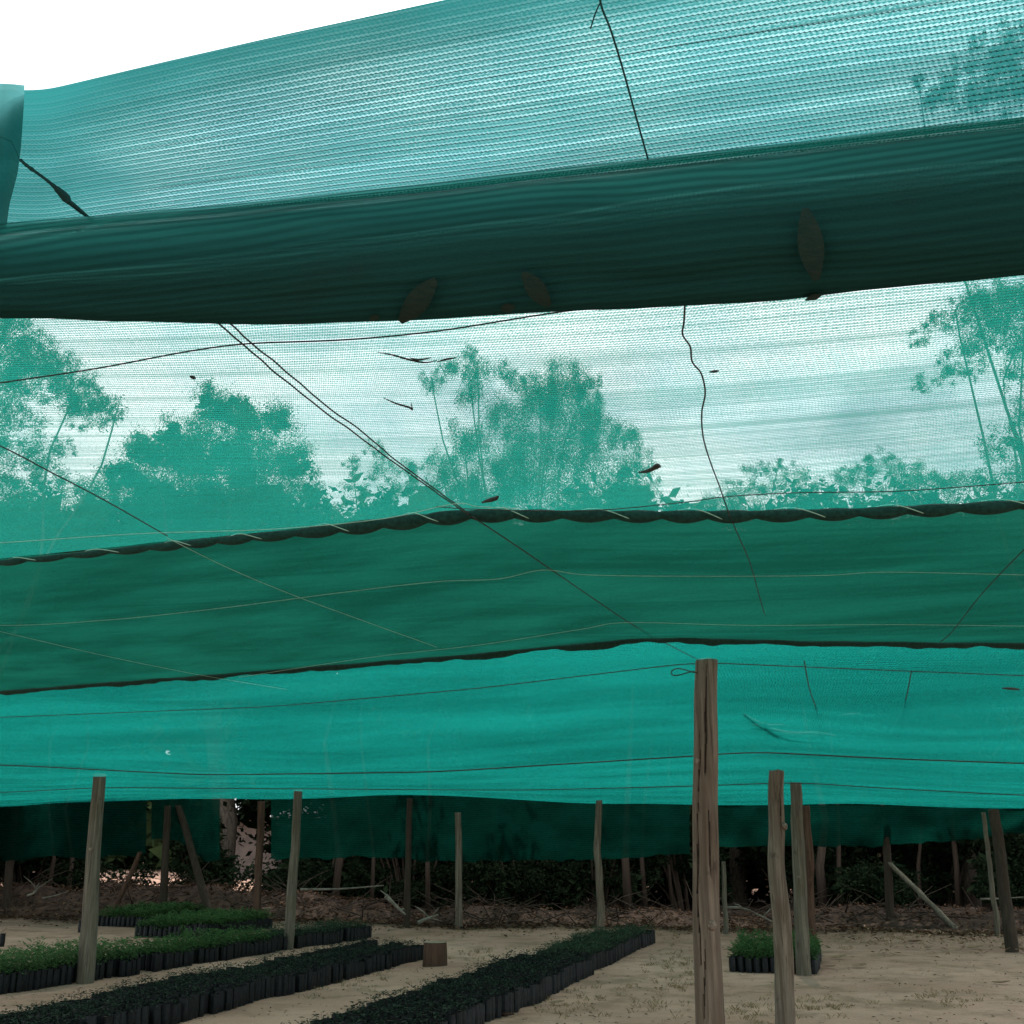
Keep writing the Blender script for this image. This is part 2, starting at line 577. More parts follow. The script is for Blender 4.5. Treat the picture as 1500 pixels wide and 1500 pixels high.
E0 = Line([(-420, 236), (-60, 124), (0, 128), (40, 138), (200, 100), (400, 54), (650, 0), (1000, -72), (1500, -160), (1920, -235)], 2.5)
RT = Line([(-420, 372), (0, 330), (300, 303), (600, 273), (750, 255), (900, 238), (1200, 203), (1500, 168), (1920, 118)], 2.49)
RB = Line([(-420, 458), (0, 470), (300, 473), (450, 475), (700, 462), (1000, 443), (1250, 425), (1500, 408), (1920, 380)], 2.47)
R2 = Line([(-420, 878), (0, 818), (250, 793), (480, 770), (680, 747), (1060, 749), (1250, 745), (1500, 733), (1920, 718)], 2.46)
R3 = Line([(-420, 1050), (0, 1012), (350, 985), (650, 962), (950, 934), (1200, 939), (1500, 943), (1920, 948)], 2.47)
W9 = Line([(-420, 1062), (0, 1048), (400, 1032), (700, 1005), (1020, 966), (1250, 976), (1500, 986), (1920, 1000)], 2.50)
W10 = Line([(-420, 1120), (0, 1116), (300, 1131), (640, 1126), (1040, 1101), (1100, 1096), (1300, 1106), (1500, 1113), (1920, 1120)], Yfun=(10.5, -0.30))
W11 = Line([(-420, 1160), (0, 1158), (150, 1150), (437, 1152), (760, 1154), (1040, 1147), (1165, 1142), (1300, 1151), (1500, 1161), (1920, 1168)], Yfun=(16.0, -0.24))
EF = Line([(-420, 1184), (0, 1182), (90, 1176), (180, 1172), (400, 1171), (560, 1164), (700, 1168), (860, 1177), (1040, 1178), (1240, 1180), (1400, 1182), (1500, 1184), (1920, 1186)], Yfun=(25.0, -0.2))


def loft(A, B, nu, nv, mat, name, label, sag=0.0, wr=0.004, wf=3.0, edge=0.0, seed=0.0, lift=0.0, x0=X0, x1=X1, group=None, parent=None):
    """a net panel stretched between two roof lines"""
    mb = MB()
    uvs = []
    uacc = np.zeros(nv + 1)
    prev = [None] * (nv + 1)
    for i in range(nu + 1):
        px = x0 + (x1 - x0) * i / nu
        a, b = A.at(px), B.at(px)
        L = (b - a).length
        for j in range(nv + 1):
            t = j / nv
            p = a.lerp(b, t)
            k = 4 * t * (1 - t)
            amp = wr * min(1.0, k * 2)
            p.z += -sag * k + lift + amp * noise.noise(Vector((p.x * wf * 0.5, p.y * wf * 1.6, seed)))
            if edge and j in (0, nv):
                p.z += edge * noise.noise(Vector((p.x * 5, p.y * 5, seed + 3)))
                p.y += edge * 2 * noise.noise(Vector((p.x * 7, p.y * 5, seed + 8)))
            if prev[j] is not None:
                uacc[j] += (p - prev[j]).length
            prev[j] = p.copy()
            mb.v.append(p)
            uvs.append((uacc[j], t * L))
    m = nv + 1
    for i in range(nu):
        for j in range(nv):
            mb.f.append((i * m + j, (i + 1) * m + j, (i + 1) * m + j + 1, i * m + j + 1))
    o = mb.build(name, mat, parent)
    me = o.data
    ul = me.uv_layers.new(name="UVMap")
    idx = np.empty(len(me.loops), dtype=np.int32)
    me.loops.foreach_get("vertex_index", idx)
    ul.data.foreach_set("uv", np.array(uvs, dtype=np.float32)[idx].ravel())
    if label:
        tag(o, label, "shade net", group)
    return o


GN = "green shade net panels"
RTa = Line(list(zip(RT.px, RT.py + 12)), 2.49)
loft(E0, RTa, 160, 26, M_net_near, "shade_net", "pale striped teal shade net panel nearest overhead, with open sky above its edge", wr=0.006, group=GN)
RTb = Line(list(zip(RT.px, RT.py + 4)), 2.46)
loft(RTb, R2, 160, 40, M_net, "shade_net", "translucent shade net panel with tree silhouettes and white sky showing through it", wr=0.007, group=GN)
loft(R2, R3, 160, 24, M_net_dark, "shade_net", "dark green doubled shade net panel beyond the twisted rope of net", wr=0.012, sag=-0.01, edge=0.006, group=GN, seed=4)


# far roof: one long net carried by the wires over the posts
def far_roof():
    lines = [Line(list(zip(R3.px, R3.py - 10)), 2.52), W9, W10, W11, EF]
    segs = [8, 22, 26, 30]
    mb, uvs = MB(), []
    nu = 170
    prev, uacc = None, None
    for i in range(nu + 1):
        px = X0 + (X1 - X0) * i / nu
        col = []
        v = 0.0
        for s in range(4):
            a, b = lines[s].at(px), lines[s + 1].at(px)
            n = segs[s]
            for j in range(n + (1 if s == 3 else 0)):
                t = j / n
                k = 4 * t * (1 - t)
                p = a.lerp(b, t)
                p.z += (0.06 * noise.noise(Vector((p.x * 0.35, 1, 6))) if s == 3 and t > 0.6 else 0) * (t - 0.6) * 2.5 + 0.08 * k * noise.noise(Vector((p.x * 0.5, p.y * 0.8, 2.0))) + 0.022 * noise.noise(Vector((p.x * 0.8, p.y * 2.4, 5.0))) * min(1, k * 3)
                col.append((p, v + t * (b - a).length))
            v += (b - a).length
        if prev is None:
            uacc = [0.0] * len(col)
        else:
            uacc = [u + (c[0] - q[0]).length for u, c, q in zip(uacc, col, prev)]
        prev = col
        for c, u in zip(col, uacc):
            mb.v.append(c[0])
            uvs.append((u, c[1]))
    m = len(prev)
    for i in range(nu):
        for j in range(m - 1):
            mb.f.append((i * m + j, (i + 1) * m + j, (i + 1) * m + j + 1, i * m + j + 1))
    o = mb.build("shade_net", M_net_far)
    me = o.data
    ul = me.uv_layers.new(name="UVMap")
    idx = np.empty(len(me.loops), dtype=np.int32)
    me.loops.foreach_get("vertex_index", idx)
    ul.data.foreach_set("uv", np.array(uvs, dtype=np.float32)[idx].ravel())
    tag(o, "long bright teal shade net roof carried on the tops of the wooden posts", "shade net", GN)


far_roof()


def rear_sky_block():  # added out of view to keep sky light from behind off the pouch
    mb, uvs = MB(), []
    for i in range(41):
        for j in range(21):
            x, y = -9 + 18 * i / 40, -9.0 + 8.9 * j / 20
            mb.v.append((x, y, 2.5 + 0.03 * noise.noise(Vector((x, y, 3)))))
            uvs.append((x, y))
    for i in range(40):
        for j in range(20):
            mb.f.append((i * 21 + j, i * 21 + 21 + j, i * 21 + 22 + j, i * 21 + 1 + j))
    o = mb.build("shade_net", M_net_far)
    ul = o.data.uv_layers.new(name="UVMap")
    for lp in o.data.loops:
        ul.data[lp.index].uv = uvs[lp.vertex_index]
    tag(o, "unseen shade net panel added behind the camera to block sky light", "shade net", GN)


rear_sky_block()


# the sagging dark pouch of bunched net
def pouch():
    mb, uvs = MB(), []
    nu, ns = 200, 40
    u = 0.0
    last = None
    for i in range(nu + 1):
        px = X0 + (X1 - X0) * i / nu
        yt, yb = RT.y(px), RB.y(px)
        dt, db = ray(px, yt).normalized(), ray(px, yb).normalized()
        mid = (dt + db).normalized()
        half = 0.5 * dt.angle(db)
        t = (2.40 - CAMZ) / mid.z
        c = Vector((0, 0, CAMZ)) + mid * t
        h = t * math.sin(half)
        side = Vector((1, -0.12, 0)).normalized()
        upv = side.cross(mid).normalized()
        if upv.z < 0:
            upv = -upv
        if last is not None:
            u += (c - last).length
        last = c
        for k in range(ns):
            a = math.pi * 0.50 + math.pi * 1.62 * k / (ns - 1)      # lip, front, bottom, part of the back
            ca, sa = math.cos(a), math.sin(a)
            # a hanging bag: narrow at the top, fuller underneath
            r_h = h
            r_d = h * (0.62 if sa < 0 else 0.62 - 0.2 * sa)
            p = c + upv * (sa * r_h) + mid * (ca * r_d)
            wv = 0.010 * noise.noise(Vector((p.x * 2.0, a * 1.5, 1.0))) + 0.004 * noise.noise(Vector((p.x * 7.0, a * 3.0, 7.0)))
            p += (upv * sa + mid * ca) * wv * (0.3 if sa > 0.8 else 1.0)
            mb.v.append(p)
            uvs.append((u, k / ns * 1.62 * math.pi * h * 0.85))
    for i in range(nu):
        for k in range(ns - 1):
            mb.f.append((i * ns + k, i * ns + k + 1, (i + 1) * ns + k + 1, (i + 1) * ns + k))
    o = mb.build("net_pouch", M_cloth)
    me = o.data
    ul = me.uv_layers.new(name="UVMap")
    idx = np.empty(len(me.loops), dtype=np.int32)
    me.loops.foreach_get("vertex_index", idx)
    ul.data.foreach_set("uv", np.array(uvs, dtype=np.float32)[idx].ravel())
    tag(o, "thick dark sagging pouch of bunched net hanging across below the pale panel", "net")


pouch()


def pouch_leaf(label, px, py, l, w_, ang):
    yt, yb = RT.y(px), RB.y(px)
    mid = (ray(px, yt).normalized() + ray(px, yb).normalized()).normalized()
    half = 0.5 * ray(px, yt).normalized().angle(ray(px, yb).normalized())
    t = (2.40 - CAMZ) / mid.z
    h = t * math.sin(half)
    side = Vector((1, -0.12, 0)).normalized()
    upv = side.cross(mid).normalized()
    if upv.z < 0:
        upv = -upv
    c = Vector((0, 0, CAMZ)) + mid * t
    s0 = 1 - 2 * (py - yt) / (yb - yt)
    mb = MB()
    n, m = 12, 6
    for i in range(n + 1):
        for j in range(m + 1):
            a, b = (i / n - .5) * l, (j / m - .5) * w_ * (0.15 + math.sin(math.pi * (0.04 + 0.92 * i / n)))
            du, dv = a * math.cos(ang) - b * math.sin(ang), a * math.sin(ang) + b * math.cos(ang)
            sa = max(-0.995, min(0.995, s0 + dv / h))
            ca = -math.sqrt(1 - sa * sa)
            rd_ = h * (0.62 if sa < 0 else 0.62 - 0.2 * sa)
            mb.v.append(c + side * du + upv * (sa * (h + 0.010)) + mid * (ca * (rd_ + 0.012)))
    for i in range(n):
        for j in range(m):
            mb.f.append((i * (m + 1) + j, (i + 1) * (m + 1) + j, (i + 1) * (m + 1) + j + 1, i * (m + 1) + j + 1))
    tag(mb.build("dead_leaf", M_pouch_leaf), label, "leaf", "dead leaves clinging to the dark pouch")


M_pouch_leaf = simple_mat("pouch_leaf", (0.009, 0.032, 0.027), (0.016, 0.038, 0.029), 55, 0.9, (1, 3, 1))
pouch_leaf("dull brown leaf slanting low on the dark pouch left of the middle", 606, 432, 0.075, 0.026, 0.75)
pouch_leaf("dull brown upright leaf on the dark pouch at the right", 1188, 352, 0.085, 0.028, 1.75)
pouch_leaf("faint curled leaf low on the dark pouch at the middle", 782, 415, 0.055, 0.022, -0.9)
pouch_leaf("tiny pale fleck near the lower rim of the dark pouch at the left of centre", 540, 455, 0.014, 0.008, 0.2)
pouch_leaf("tiny pale fleck near the lower rim of the dark pouch under the right leaf", 1192, 424, 0.022, 0.008, 0.3)
pouch_leaf("tiny fleck at the lower rim of the dark pouch in the middle", 738, 440, 0.02, 0.010, 0.1)


# hanging fold of net at the left end of the near panel
def fold():
    mb, uvs = MB(), []
    edge_x = [(133, 36), (170, 34), (215, 31), (255, 26), (300, 14), (345, 8)]
    ys_ = np.linspace(126, 345, 24)
    for i, y in enumerate(ys_):
        xr = np.interp(y, [e[0] for e in edge_x], [e[1] for e in edge_x])
        for j in range(14):
            t = j / 13
            px = -160 + (xr + 160) * t
            z = 2.47 - 0.03 * math.sin(t * math.pi * 3 + y * 0.01) - 0.01 * t
            p = PZ(px, y + 4 * math.sin(t * 6), z)
            mb.v.append(p)
            uvs.append((p.y * 1.0, p.x * 1.0))
    for i in range(len(ys_) - 1):
        for j in range(13):
            mb.f.append((i * 14 + j, i * 14 + j + 1, (i + 1) * 14 + j + 1, (i + 1) * 14 + j))
    o = mb.build("net_fold", M_net_fold)
    ul = o.data.uv_layers.new(name="UVMap")
    for lp in o.data.loops:
        ul.data[lp.index].uv = uvs[lp.vertex_index]
    tag(o, "folded over flap of net at the far left end of the pale striped panel", "net")


fold()


# the rope of twisted net with its pale lashing twine
def twisted_net():
    mb = MB()
    n, ns = 900, 12
    cs, rr = [], []
    for i in range(n + 1):
        px = X0 + (X1 - X0) * i / n
        p = R2.at(px)
        p.z -= 0.012
        cs.append(p)
    acc = 0.0
    tw = []
    for i, p in enumerate(cs):
        if i:
            acc += (p - cs[i - 1]).length
        tw.append(acc)
    for i, p in enumerate(cs):
        s = tw[i]
        px = X0 + (X1 - X0) * i / n
        ph = s * math.pi / (0.125 + 0.03 * noise.noise(Vector((s * 2, 0, 0)))) if False else s * math.pi / 0.13 + 1.7 * noise.noise(Vector((s * 2.3, 0, 0)))
        d = (cs[min(i + 1, n)] - cs[max(i - 1, 0)]).normalized()
        a = d.cross(Vector((0, 0, 1))).normalized()
        b = a.cross(d).normalized()
        thick = 0.0185 * (1.0 + 0.28 * noise.noise(Vector((s * 1.6, 5, 0))))
        if px < 640:
            thick *= 0.62 + 0.38 * max(0, min(1, (px - 150) / 400))
        sw = 0.55 + 0.45 * abs(math.sin(ph))      # swelling between the turns of twine
        for k in range(ns):
            t = 2 * math.pi * k / ns
            mb.v.append(p + (a * math.cos(t) * 1.1 + b * math.sin(t)) * thick * sw - b * 0.004 * abs(math.sin(ph)))
        rr.append((p, a, b, thick, ph))
    for i in range(n):
        for k in range(ns):
            mb.f.append((i * ns + k, i * ns + (k + 1) % ns, (i + 1) * ns + (k + 1) % ns, (i + 1) * ns + k))
    o = mb.build("twisted_net_rope", M_rope)
    tag(o, "dark twisted rope of net lashed with pale twine under the translucent panel", "rope")
    tm = MB()
    pts = []
    for p, a, b, th, ph in rr:
        t = -ph
        pts.append(p + (a * math.cos(t) * 1.12 + b * math.sin(t)) * th * 0.95)
    tube_mb(tm, pts, 0.0013, 5)
    tm.build("lashing_twine", M_string, o)


M_rope = simple_mat("rope_net", (0.006, 0.030, 0.024), (0.012, 0.060, 0.048), 90, 0.9, bump=0.4, bdist=0.003)
twisted_net()


def wire(pts, r, mat, label, z, n=60, jitter=0.0, cat="wire", name="wire", group=None, z2=None):
    """wire strung just under the net; z may run from z to z2 along it"""
    L = smooth_line(pts, n)
    out = []
    for i, q in enumerate(L):
        zz = z if z2 is None else z + (z2 - z) * i / (n - 1)
        p = PZ(q[0], q[1], zz)
        if jitter:
            p.x += jitter * noise.noise(Vector((i * 0.35, z * 10, 1)))
            p.y += jitter * noise.noise(Vector((i * 0.35, z * 10, 5)))
        out.append(p)
    mb = MB()
    tube_mb(mb, out, r * 0.85, 6)
    return tag(mb.build(name, mat), label, cat, group)


wire([(-200, 592), (0, 561), (140, 540), (280, 514), (370, 503), (500, 498), (640, 485), (820, 457), (1000, 435)], 0.0017, M_wire, "thin dark wire curving across the bright panel just under the sagging pouch", 2.44)
wire([(285, 440), (320, 475), (360, 507), (400, 543), (460, 591), (520, 635), (570, 672), (640, 722), (690, 757)], 0.0019, M_wire, "lower left strand of the double diagonal wire crossing the translucent panel", 2.44, jitter=0.003)
wire([(300, 442), (338, 476), (372, 505), (420, 545), (470, 588), (530, 632), (580, 674), (645, 722), (692, 756)], 0.0019, M_wire, "upper right strand of the double diagonal wire crossing the translucent panel", 2.445, jitter=0.003)
wire([(692, 757), (760, 802), (830, 850), (880, 884), (925, 914), (975, 942), (1022, 966)], 0.0022, M_wire, "dark wire continuing from the twisted rope to the top of the tall front post", 2.43, z2=2.49)
wire([(1004, 430), (1002, 470), (1000, 490), (1011, 508), (1014, 530), (1027, 547), (1033, 575), (1028, 605), (1030, 640), (1040, 675), (1052, 707), (1062, 736)], 0.0020, M_wire, "kinked dark wire dangling across the bright part of the translucent panel", 2.44, n=90)
wire([(1062, 736), (1070, 758), (1084, 790), (1097, 820), (1106, 850), (1112, 872), (1120, 900)], 0.0018, M_wire, "short dark wire running over the doubled dark panel below the kinked wire", 2.435)
wire([(-150, 585), (0, 653), (75, 692), (150, 731), (245, 785)], 0.0019, M_wire, "thin dark wire slanting down at the left over the green tree silhouettes", 2.44)
wire([(245, 788), (330, 830), (420, 868), (520, 905), (640, 948)], 0.0010, M_string, "faint thin line slanting over the left of the dark doubled panel", 2.43)
wire([(-150, 905), (0, 916), (160, 908), (330, 890), (500, 868), (640, 852), (730, 848), (795, 835), (860, 842), (1000, 844), (1200, 843), (1300, 838), (1500, 842), (1700, 844)], 0.0010, M_string, "pale twine running across the middle of the dark doubled panel", 2.43, n=140, cat="twine", name="twine")
wire([(350, 992), (550, 962), (700, 945), (850, 922), (920, 912), (1100, 916), (1300, 915), (1500, 917)], 0.0010, M_string, "pale twine just above the ragged hem of the dark doubled panel", 2.44, n=90, cat="twine", name="twine")
wire([(0, 925), (160, 962), (300, 990), (420, 1010)], 0.0010, M_string, "short faint twine low on the left of the dark doubled panel", 2.43, cat="twine", name="twine")
wire([(1560, 745), (1500, 805), (1440, 868), (1395, 925), (1378, 940)], 0.0020, M_wire, "thin wire slanting down from the right edge over the dark panel", 2.43)
wire([(1335, 984), (1325, 1030), (1304, 1076)], 0.0035, M_wire, "thin loose wire hanging on the far roof right of the slender posts", 2.46, cat="wire")
wire([(1178, 968), (1186, 1010), (1198, 1045), (1204, 1078)], 0.0035, M_wire, "thin loose wire hanging on the far roof above the slender posts", 2.46)
wire([(878, -60), (879, 0), (895, 45), (912, 100), (930, 165), (950, 236)], 0.0015, M_cord, "dark string running down the pale striped panel from its near edge", 2.478, n=40, cat="string", name="string")
wire([(880, 2), (872, 20), (865, 42)], 0.0010, M_cord, "short loose end of string at the top of the pale striped panel", 2.478, n=12, cat="string", name="string")
wire([(640, 742), (700, 746), (860, 748), (1000, 736), (1060, 728), (1160, 722), (1300, 720), (1400, 714), (1500, 706), (1700, 690)], 0.0015, M_wire, "thin dark wire just above the twisted rope at the right", 2.445, n=90)
wire([(-150, 800), (0, 795), (200, 782), (400, 775), (560, 760), (665, 738), (700, 742), (760, 745)], 0.0010, M_string, "pale twine following the left half of the twisted rope", 2.425, n=90, cat="twine", name="twine")


# the knotted cord at the left
def knotted_cord():
    L = smooth_line([(30, 234), (40, 243), (70, 265), (92, 285), (106, 301), (132, 320), (150, 330)], 70)
    pts = [PZ(a, b, 2.468) for a, b in L]
    mb = MB()
    rs = [0.0020 + 0.0026 * max(0, noise.noise(Vector((i * 0.32, 3, 0)))) + (0.004 * math.exp(-((i - 36) / 7.0) ** 2)) for i in range(70)]
    tube_mb(mb, pts, rs, 8)
    o = mb.build("cord", M_cord)
    tag(o, "thick knotted dark cord at the left of the pale striped panel", "cord")
    m2 = MB()
    tube_mb(m2, [PZ(a, b, 2.466) for a, b in smooth_line([(88, 286), (104, 296), (118, 308), (136, 324)], 14)], 0.0022, 6)
    m2.build("loose_strand", M_cord, o)


knotted_cord()


# wires carried over the posts, under the far roof
def roof_wire(line, off, r, label, x0=X0, x1=X1):
    mb = MB()
    pts = []
    for i in range(161):
        px = x0 + (x1 - x0) * i / 160
        p = line.at(px)
        p.z -= off
        pts.append(p)
    tube_mb(mb, pts, r, 6)
    tag(mb.build("wire", M_wire), label, "wire")


roof_wire(W9, 0.014, 0.0025, "wire stretched across the roof over the tall front post")
roof_wire(W10, 0.03, 0.0058, "wire carrying the far roof over the slender front post, with a dark net seam")
roof_wire(W11, 0.035, 0.006, "wire carrying the far roof over the left posts, close to the back edge")


# ragged hem at the back of the dark panel
def hem():
    mb = MB()
    n = 420
    for i in range(n + 1):
        px = X0 + (X1 - X0) * i / n
        p = R3.at(px)
        s = p.x
        d = 0.018 + 0.016 * noise.noise(Vector((s * 4, 0, 9))) + 0.01 * noise.noise(Vector((s * 13, 0, 2)))
        d = max(0.006, d)
        mb.v.append(p + Vector((0, 0.0, 0.012)))
        mb.v.append(p + Vector((0, 0.012, -d * 0.6)))
        mb.v.append(p + Vector((0, 0.03, -d)))
    for i in range(n):
        for k in range(2):
            mb.f.append((i * 3 + k, i * 3 + 3 + k, i * 3 + 4 + k, i * 3 + 1 + k))
    tag(mb.build("net_hem", M_rope), "dark ragged hem along the back of the doubled panel", "net")


hem()


# curtains hanging from the far edge
def curtain(px0, px1, bottom, label, seed, folds=1.0):
    mb, uvs = MB(), []
    nu, nv = max(20, int((px1 - px0) / 9)), 14
    for i in range(nu + 1):
        px = px0 + (px1 - px0) * i / nu
        top = EF.at(px)
        top.z += 0.01
        yb = np.interp(px, [b[0] for b in bottom], [b[1] for b in bottom]) + 7 * noise.noise(Vector((px * 0.02, seed, 0))) + 4 * noise.noise(Vector((px * 0.07, seed, 4)))
        d = ray(px, yb)
        t = (25.0) / (d.y + 0.2 * d.x)
        bot = Vector((d.x * t, d.y * t, CAMZ + d.z * t))
        for j in range(nv + 1):
            t = j / nv
            p = top.lerp(bot, t)
            p.y += folds * (0.10 * noise.noise(Vector((p.x * 1.6 + t * 0.8, t * 0.9, seed))) + 0.04 * noise.noise(Vector((p.x * 5.0, t * 1.5, seed + 3)))) * (0.25 + t)
            mb.v.append(p)
            uvs.append((p.x, (top.z - p.z)))
    m = nv + 1
    for i in range(nu):
        for j in range(nv):
            mb.f.append((i * m + j, (i + 1) * m + j, (i + 1) * m + j + 1, i * m + j + 1))
    o = mb.build("net_curtain", M_net_curtain)
    ul = o.data.uv_layers.new(name="UVMap")
    for lp in o.data.loops:
        ul.data[lp.index].uv = uvs[lp.vertex_index]
    tag(o, label, "net curtain", "net curtains along the back edge")


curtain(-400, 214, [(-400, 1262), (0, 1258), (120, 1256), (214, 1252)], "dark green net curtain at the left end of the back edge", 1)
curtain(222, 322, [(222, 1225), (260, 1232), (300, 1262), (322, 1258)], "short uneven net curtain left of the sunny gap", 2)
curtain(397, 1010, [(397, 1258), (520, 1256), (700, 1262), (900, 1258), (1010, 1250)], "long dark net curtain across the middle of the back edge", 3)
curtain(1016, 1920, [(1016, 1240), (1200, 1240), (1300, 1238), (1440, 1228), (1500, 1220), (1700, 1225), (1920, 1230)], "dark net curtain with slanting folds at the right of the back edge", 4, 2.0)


# ------------------------------------------------------------------ posts
def post(name, label, base_px, top_px, Yb, Yt, r0, r1, mat, cracks=(), knots=(), seed=0, cat="post", group=None, top_mat=None, segs=26, rings=46, bend=0.02):
    b = PZ(base_px[0], base_px[1], 0.0)
    if b.y > 27 or b.y < 0 or cat == "pole":
        b = PY(base_px[0], base_px[1], Yb)
    t = PY(top_px[0], top_px[1], b.y + (Yt - Yb))
    FEET.append((b.x, b.y))
    b.z = min(b.z, gz(b.x, b.y))
    b.z = gz(b.x, b.y) if abs(b.z) < 0.6 else b.z
    root = empty(name, b, label, cat, group)
    mb = MB()
    axis_v = t - b
    L = axis_v.length
    sink = 0.12
    deep = []
    for i in range(rings + 1):
        s = i / rings
        z = -sink + (L + sink) * s
        c = axis_v.normalized() * z
        bx = bend * noise.noise(Vector((s * 2.2, seed, 0))) + bend * 0.3 * noise.noise(Vector((s * 7, seed, 3)))
        by = bend * noise.noise(Vector((s * 2.2, seed, 7)))
        r = r0 + (r1 - r0) * s
        for k in range(segs):
            a = 2 * math.pi * k / segs
            dr = 1 + 0.07 * noise.noise(Vector((math.cos(a) * 1.1, math.sin(a) * 1.1, s * L * 0.8 + seed))) + 0.035 * noise.noise(Vector((math.cos(a) * 4, math.sin(a) * 4, s * L * 1.5 + seed)))
            inc = 0.0
            for (a0, z0, z1, dep) in cracks:
                aw = a0 + 0.30 * noise.noise(Vector((s * 5, seed, a0))) + 0.08 * noise.noise(Vector((s * 22, seed, a0)))
                cw = 0.17 * math.sin(math.pi * min(1, max(0.02, (s - z0) / (z1 - z0) * 0.75 + 0.2))) * (0.75 + 0.5 * noise.noise(Vector((s * 13, a0, 1))))
                dd = (a - aw + math.pi) % (2 * math.pi) - math.pi
                if z0 < s < z1 and abs(dd) < cw:
                    dr -= dep * (1 - abs(dd) / cw)
                    inc = max(inc, 1 - abs(dd) / cw)
            deep.append(inc > 0.12)
            top_j = 0.0
            if i == rings:
                top_j = 0.02 * noise.noise(Vector((math.cos(a) * 1.5, math.sin(a) * 1.5, seed + 11))) * (r1 / 0.07)
            mb.v.append(c + Vector((bx + math.cos(a) * r * dr, by + math.sin(a) * r * dr, top_j)))
    for i in range(rings):
        for k in range(segs):
            mb.f.append((i * segs + k, i * segs + (k + 1) % segs, (i + 1) * segs + (k + 1) % segs, (i + 1) * segs + k))
    mb.f.append(tuple((rings) * segs + k for k in range(segs)))
    sh = mb.build("shaft", mat, root)
    if cracks:
        sh.data.materials.append(M_crack)
        for p in sh.data.polygons:
            if len(p.vertices) == 4 and sum(deep[v] for v in p.vertices) >= 3:
                p.material_index = 1
    for (s, a, kr) in knots:
        km = MB()
        z = L * s
        c = axis_v.normalized() * z
        r = r0 + (r1 - r0) * s
        o = Vector((math.cos(a), math.sin(a), 0.25)).normalized()
        q = c + Vector((math.cos(a), math.sin(a), 0)) * r * 0.86
        tube_mb(km, [q, q + o * kr * 0.5, q + o * kr * 0.8], [kr * 1.25, kr, kr * 0.62], 9)
        km.build("knot", M_knot, root)
    return root, b, t, L


FRONT = -math.pi / 2
FEET = []
GP = "wooden posts holding up the net roof"
r_, b_, t_, L_ = post("wooden_post", "tall thick cracked wooden post nearest the camera, right of centre", (1040, 1797), (1034, 968), 5.5, 5.5, 0.074, 0.056, M_wood,
     cracks=[(FRONT - 0.18, 0.78, 1.0, 0.30), (FRONT - 0.85, 0.45, 0.88, 0.25), (FRONT + 0.15, 0.60, 0.74, 0.15), (FRONT - 0.5, 0.36, 0.5, 0.12)], knots=[(0.497, FRONT + 0.18, 0.020), (0.80, FRONT - 1.15, 0.016)], seed=1, group=GP, rings=150, segs=84, bend=0.018)
# splintered strip and wire tie at the top of the tall post
mb = MB()
tube_mb(mb, [Vector((0.0 + 0.066 * math.cos(a), 0.066 * math.sin(a), L_ - 0.06 + 0.01 * math.sin(a * 2))) + (t_ - b_).normalized() * 0 for a in np.linspace(0, 6.28, 20)], 0.003, 5)
mb.build("wire_tie", M_wire, r_)
post("wooden_post", "slender wooden post with a ragged top just right of the tall front post", (1152, 1530), (1136, 1130), 10.3, 10.2, 0.088, 0.066, M_wood,
     cracks=[(FRONT + 0.3, 0.78, 1.0, 0.35)], knots=[(0.79, FRONT + 0.9, 0.030)], seed=4, group=GP, bend=0.05, segs=56, rings=80)
post("wooden_post", "greyish wooden post standing behind the slender one, by the green seedling bed", (1178, 1427), (1165, 1147), 15.3, 15.2, 0.10, 0.075, M_wood_grey, knots=[(0.5, FRONT - 0.4, 0.02)], seed=6, group=GP, bend=0.04)
post("wooden_post", "thin reddish post half hidden behind the greyish post", (1191, 1392), (1180, 1180), 19.2, 19.0, 0.075, 0.06, M_wood_red, seed=9, group=GP, bend=0.07)
post("wooden_post", "leaning weathered post at far left standing in the green seedling row", (124, 1440), (146, 1134), 14.9, 14.9, 0.105, 0.078, M_wood_grey, knots=[(0.63, FRONT - 0.1, 0.03)], seed=12, group=GP, bend=0.02)
post("wooden_post", "leaning weathered post farther back, left of the centre, at the end of the green row", (422, 1391), (437, 1156), 19.0, 19.0, 0.085, 0.07, M_wood_grey, seed=15, group=GP, bend=0.03)
post("wooden_post", "thin brown post in the shade at the back behind the end of the middle row", (878, 1372), (877, 1172), 21.4, 21.4, 0.075, 0.06, M_wood, seed=18, group=GP, bend=0.05)
post("wooden_post", "reddish post in the shade in front of the sunny gap", (376, 1334), (383, 1174), 25.0, 25.0, 0.09, 0.075, M_wood_red, seed=21, group=GP, bend=0.05)
post("wooden_post", "thick dark post at the far right edge of the sand", (1481, 1392), (1456, 1186), 19.0, 19.5, 0.105, 0.085, M_wood_dark, seed=24, group=GP, bend=0.05)
post("wooden_post", "thin pale pole leaning beside the thick dark post at the far right", (1462, 1372), (1440, 1190), 20.6, 20.6, 0.05, 0.04, M_wood_grey, seed=27, group=GP, bend=0.08)
GB = "poles leaning and standing in the shade at the back"
post("pole", "stout pole leaning to the left behind the two beds of seedlings", (312, 1318), (262, 1180), 26.0, 26.6, 0.10, 0.085, M_wood_dark, seed=30, group=GB, cat="pole")
post("pole", "reddish pole leaning to the right over the brown brush at the left", (164, 1315), (206, 1248), 26.5, 26.5, 0.07, 0.055, M_wood_red, seed=33, group=GB, cat="pole")
post("pole", "long pale pole fallen at a slant in the shade at the right", (1405, 1352), (1300, 1262), 22.8, 23.6, 0.085, 0.06, M_wood_grey, seed=36, group=GB, cat="pole", bend=0.08)
post("pole", "dark upright pole beside the slanting pale pole", (1304, 1350), (1297, 1200), 23.6, 23.6, 0.085, 0.075, M_wood_dark, seed=39, group=GB, cat="pole")
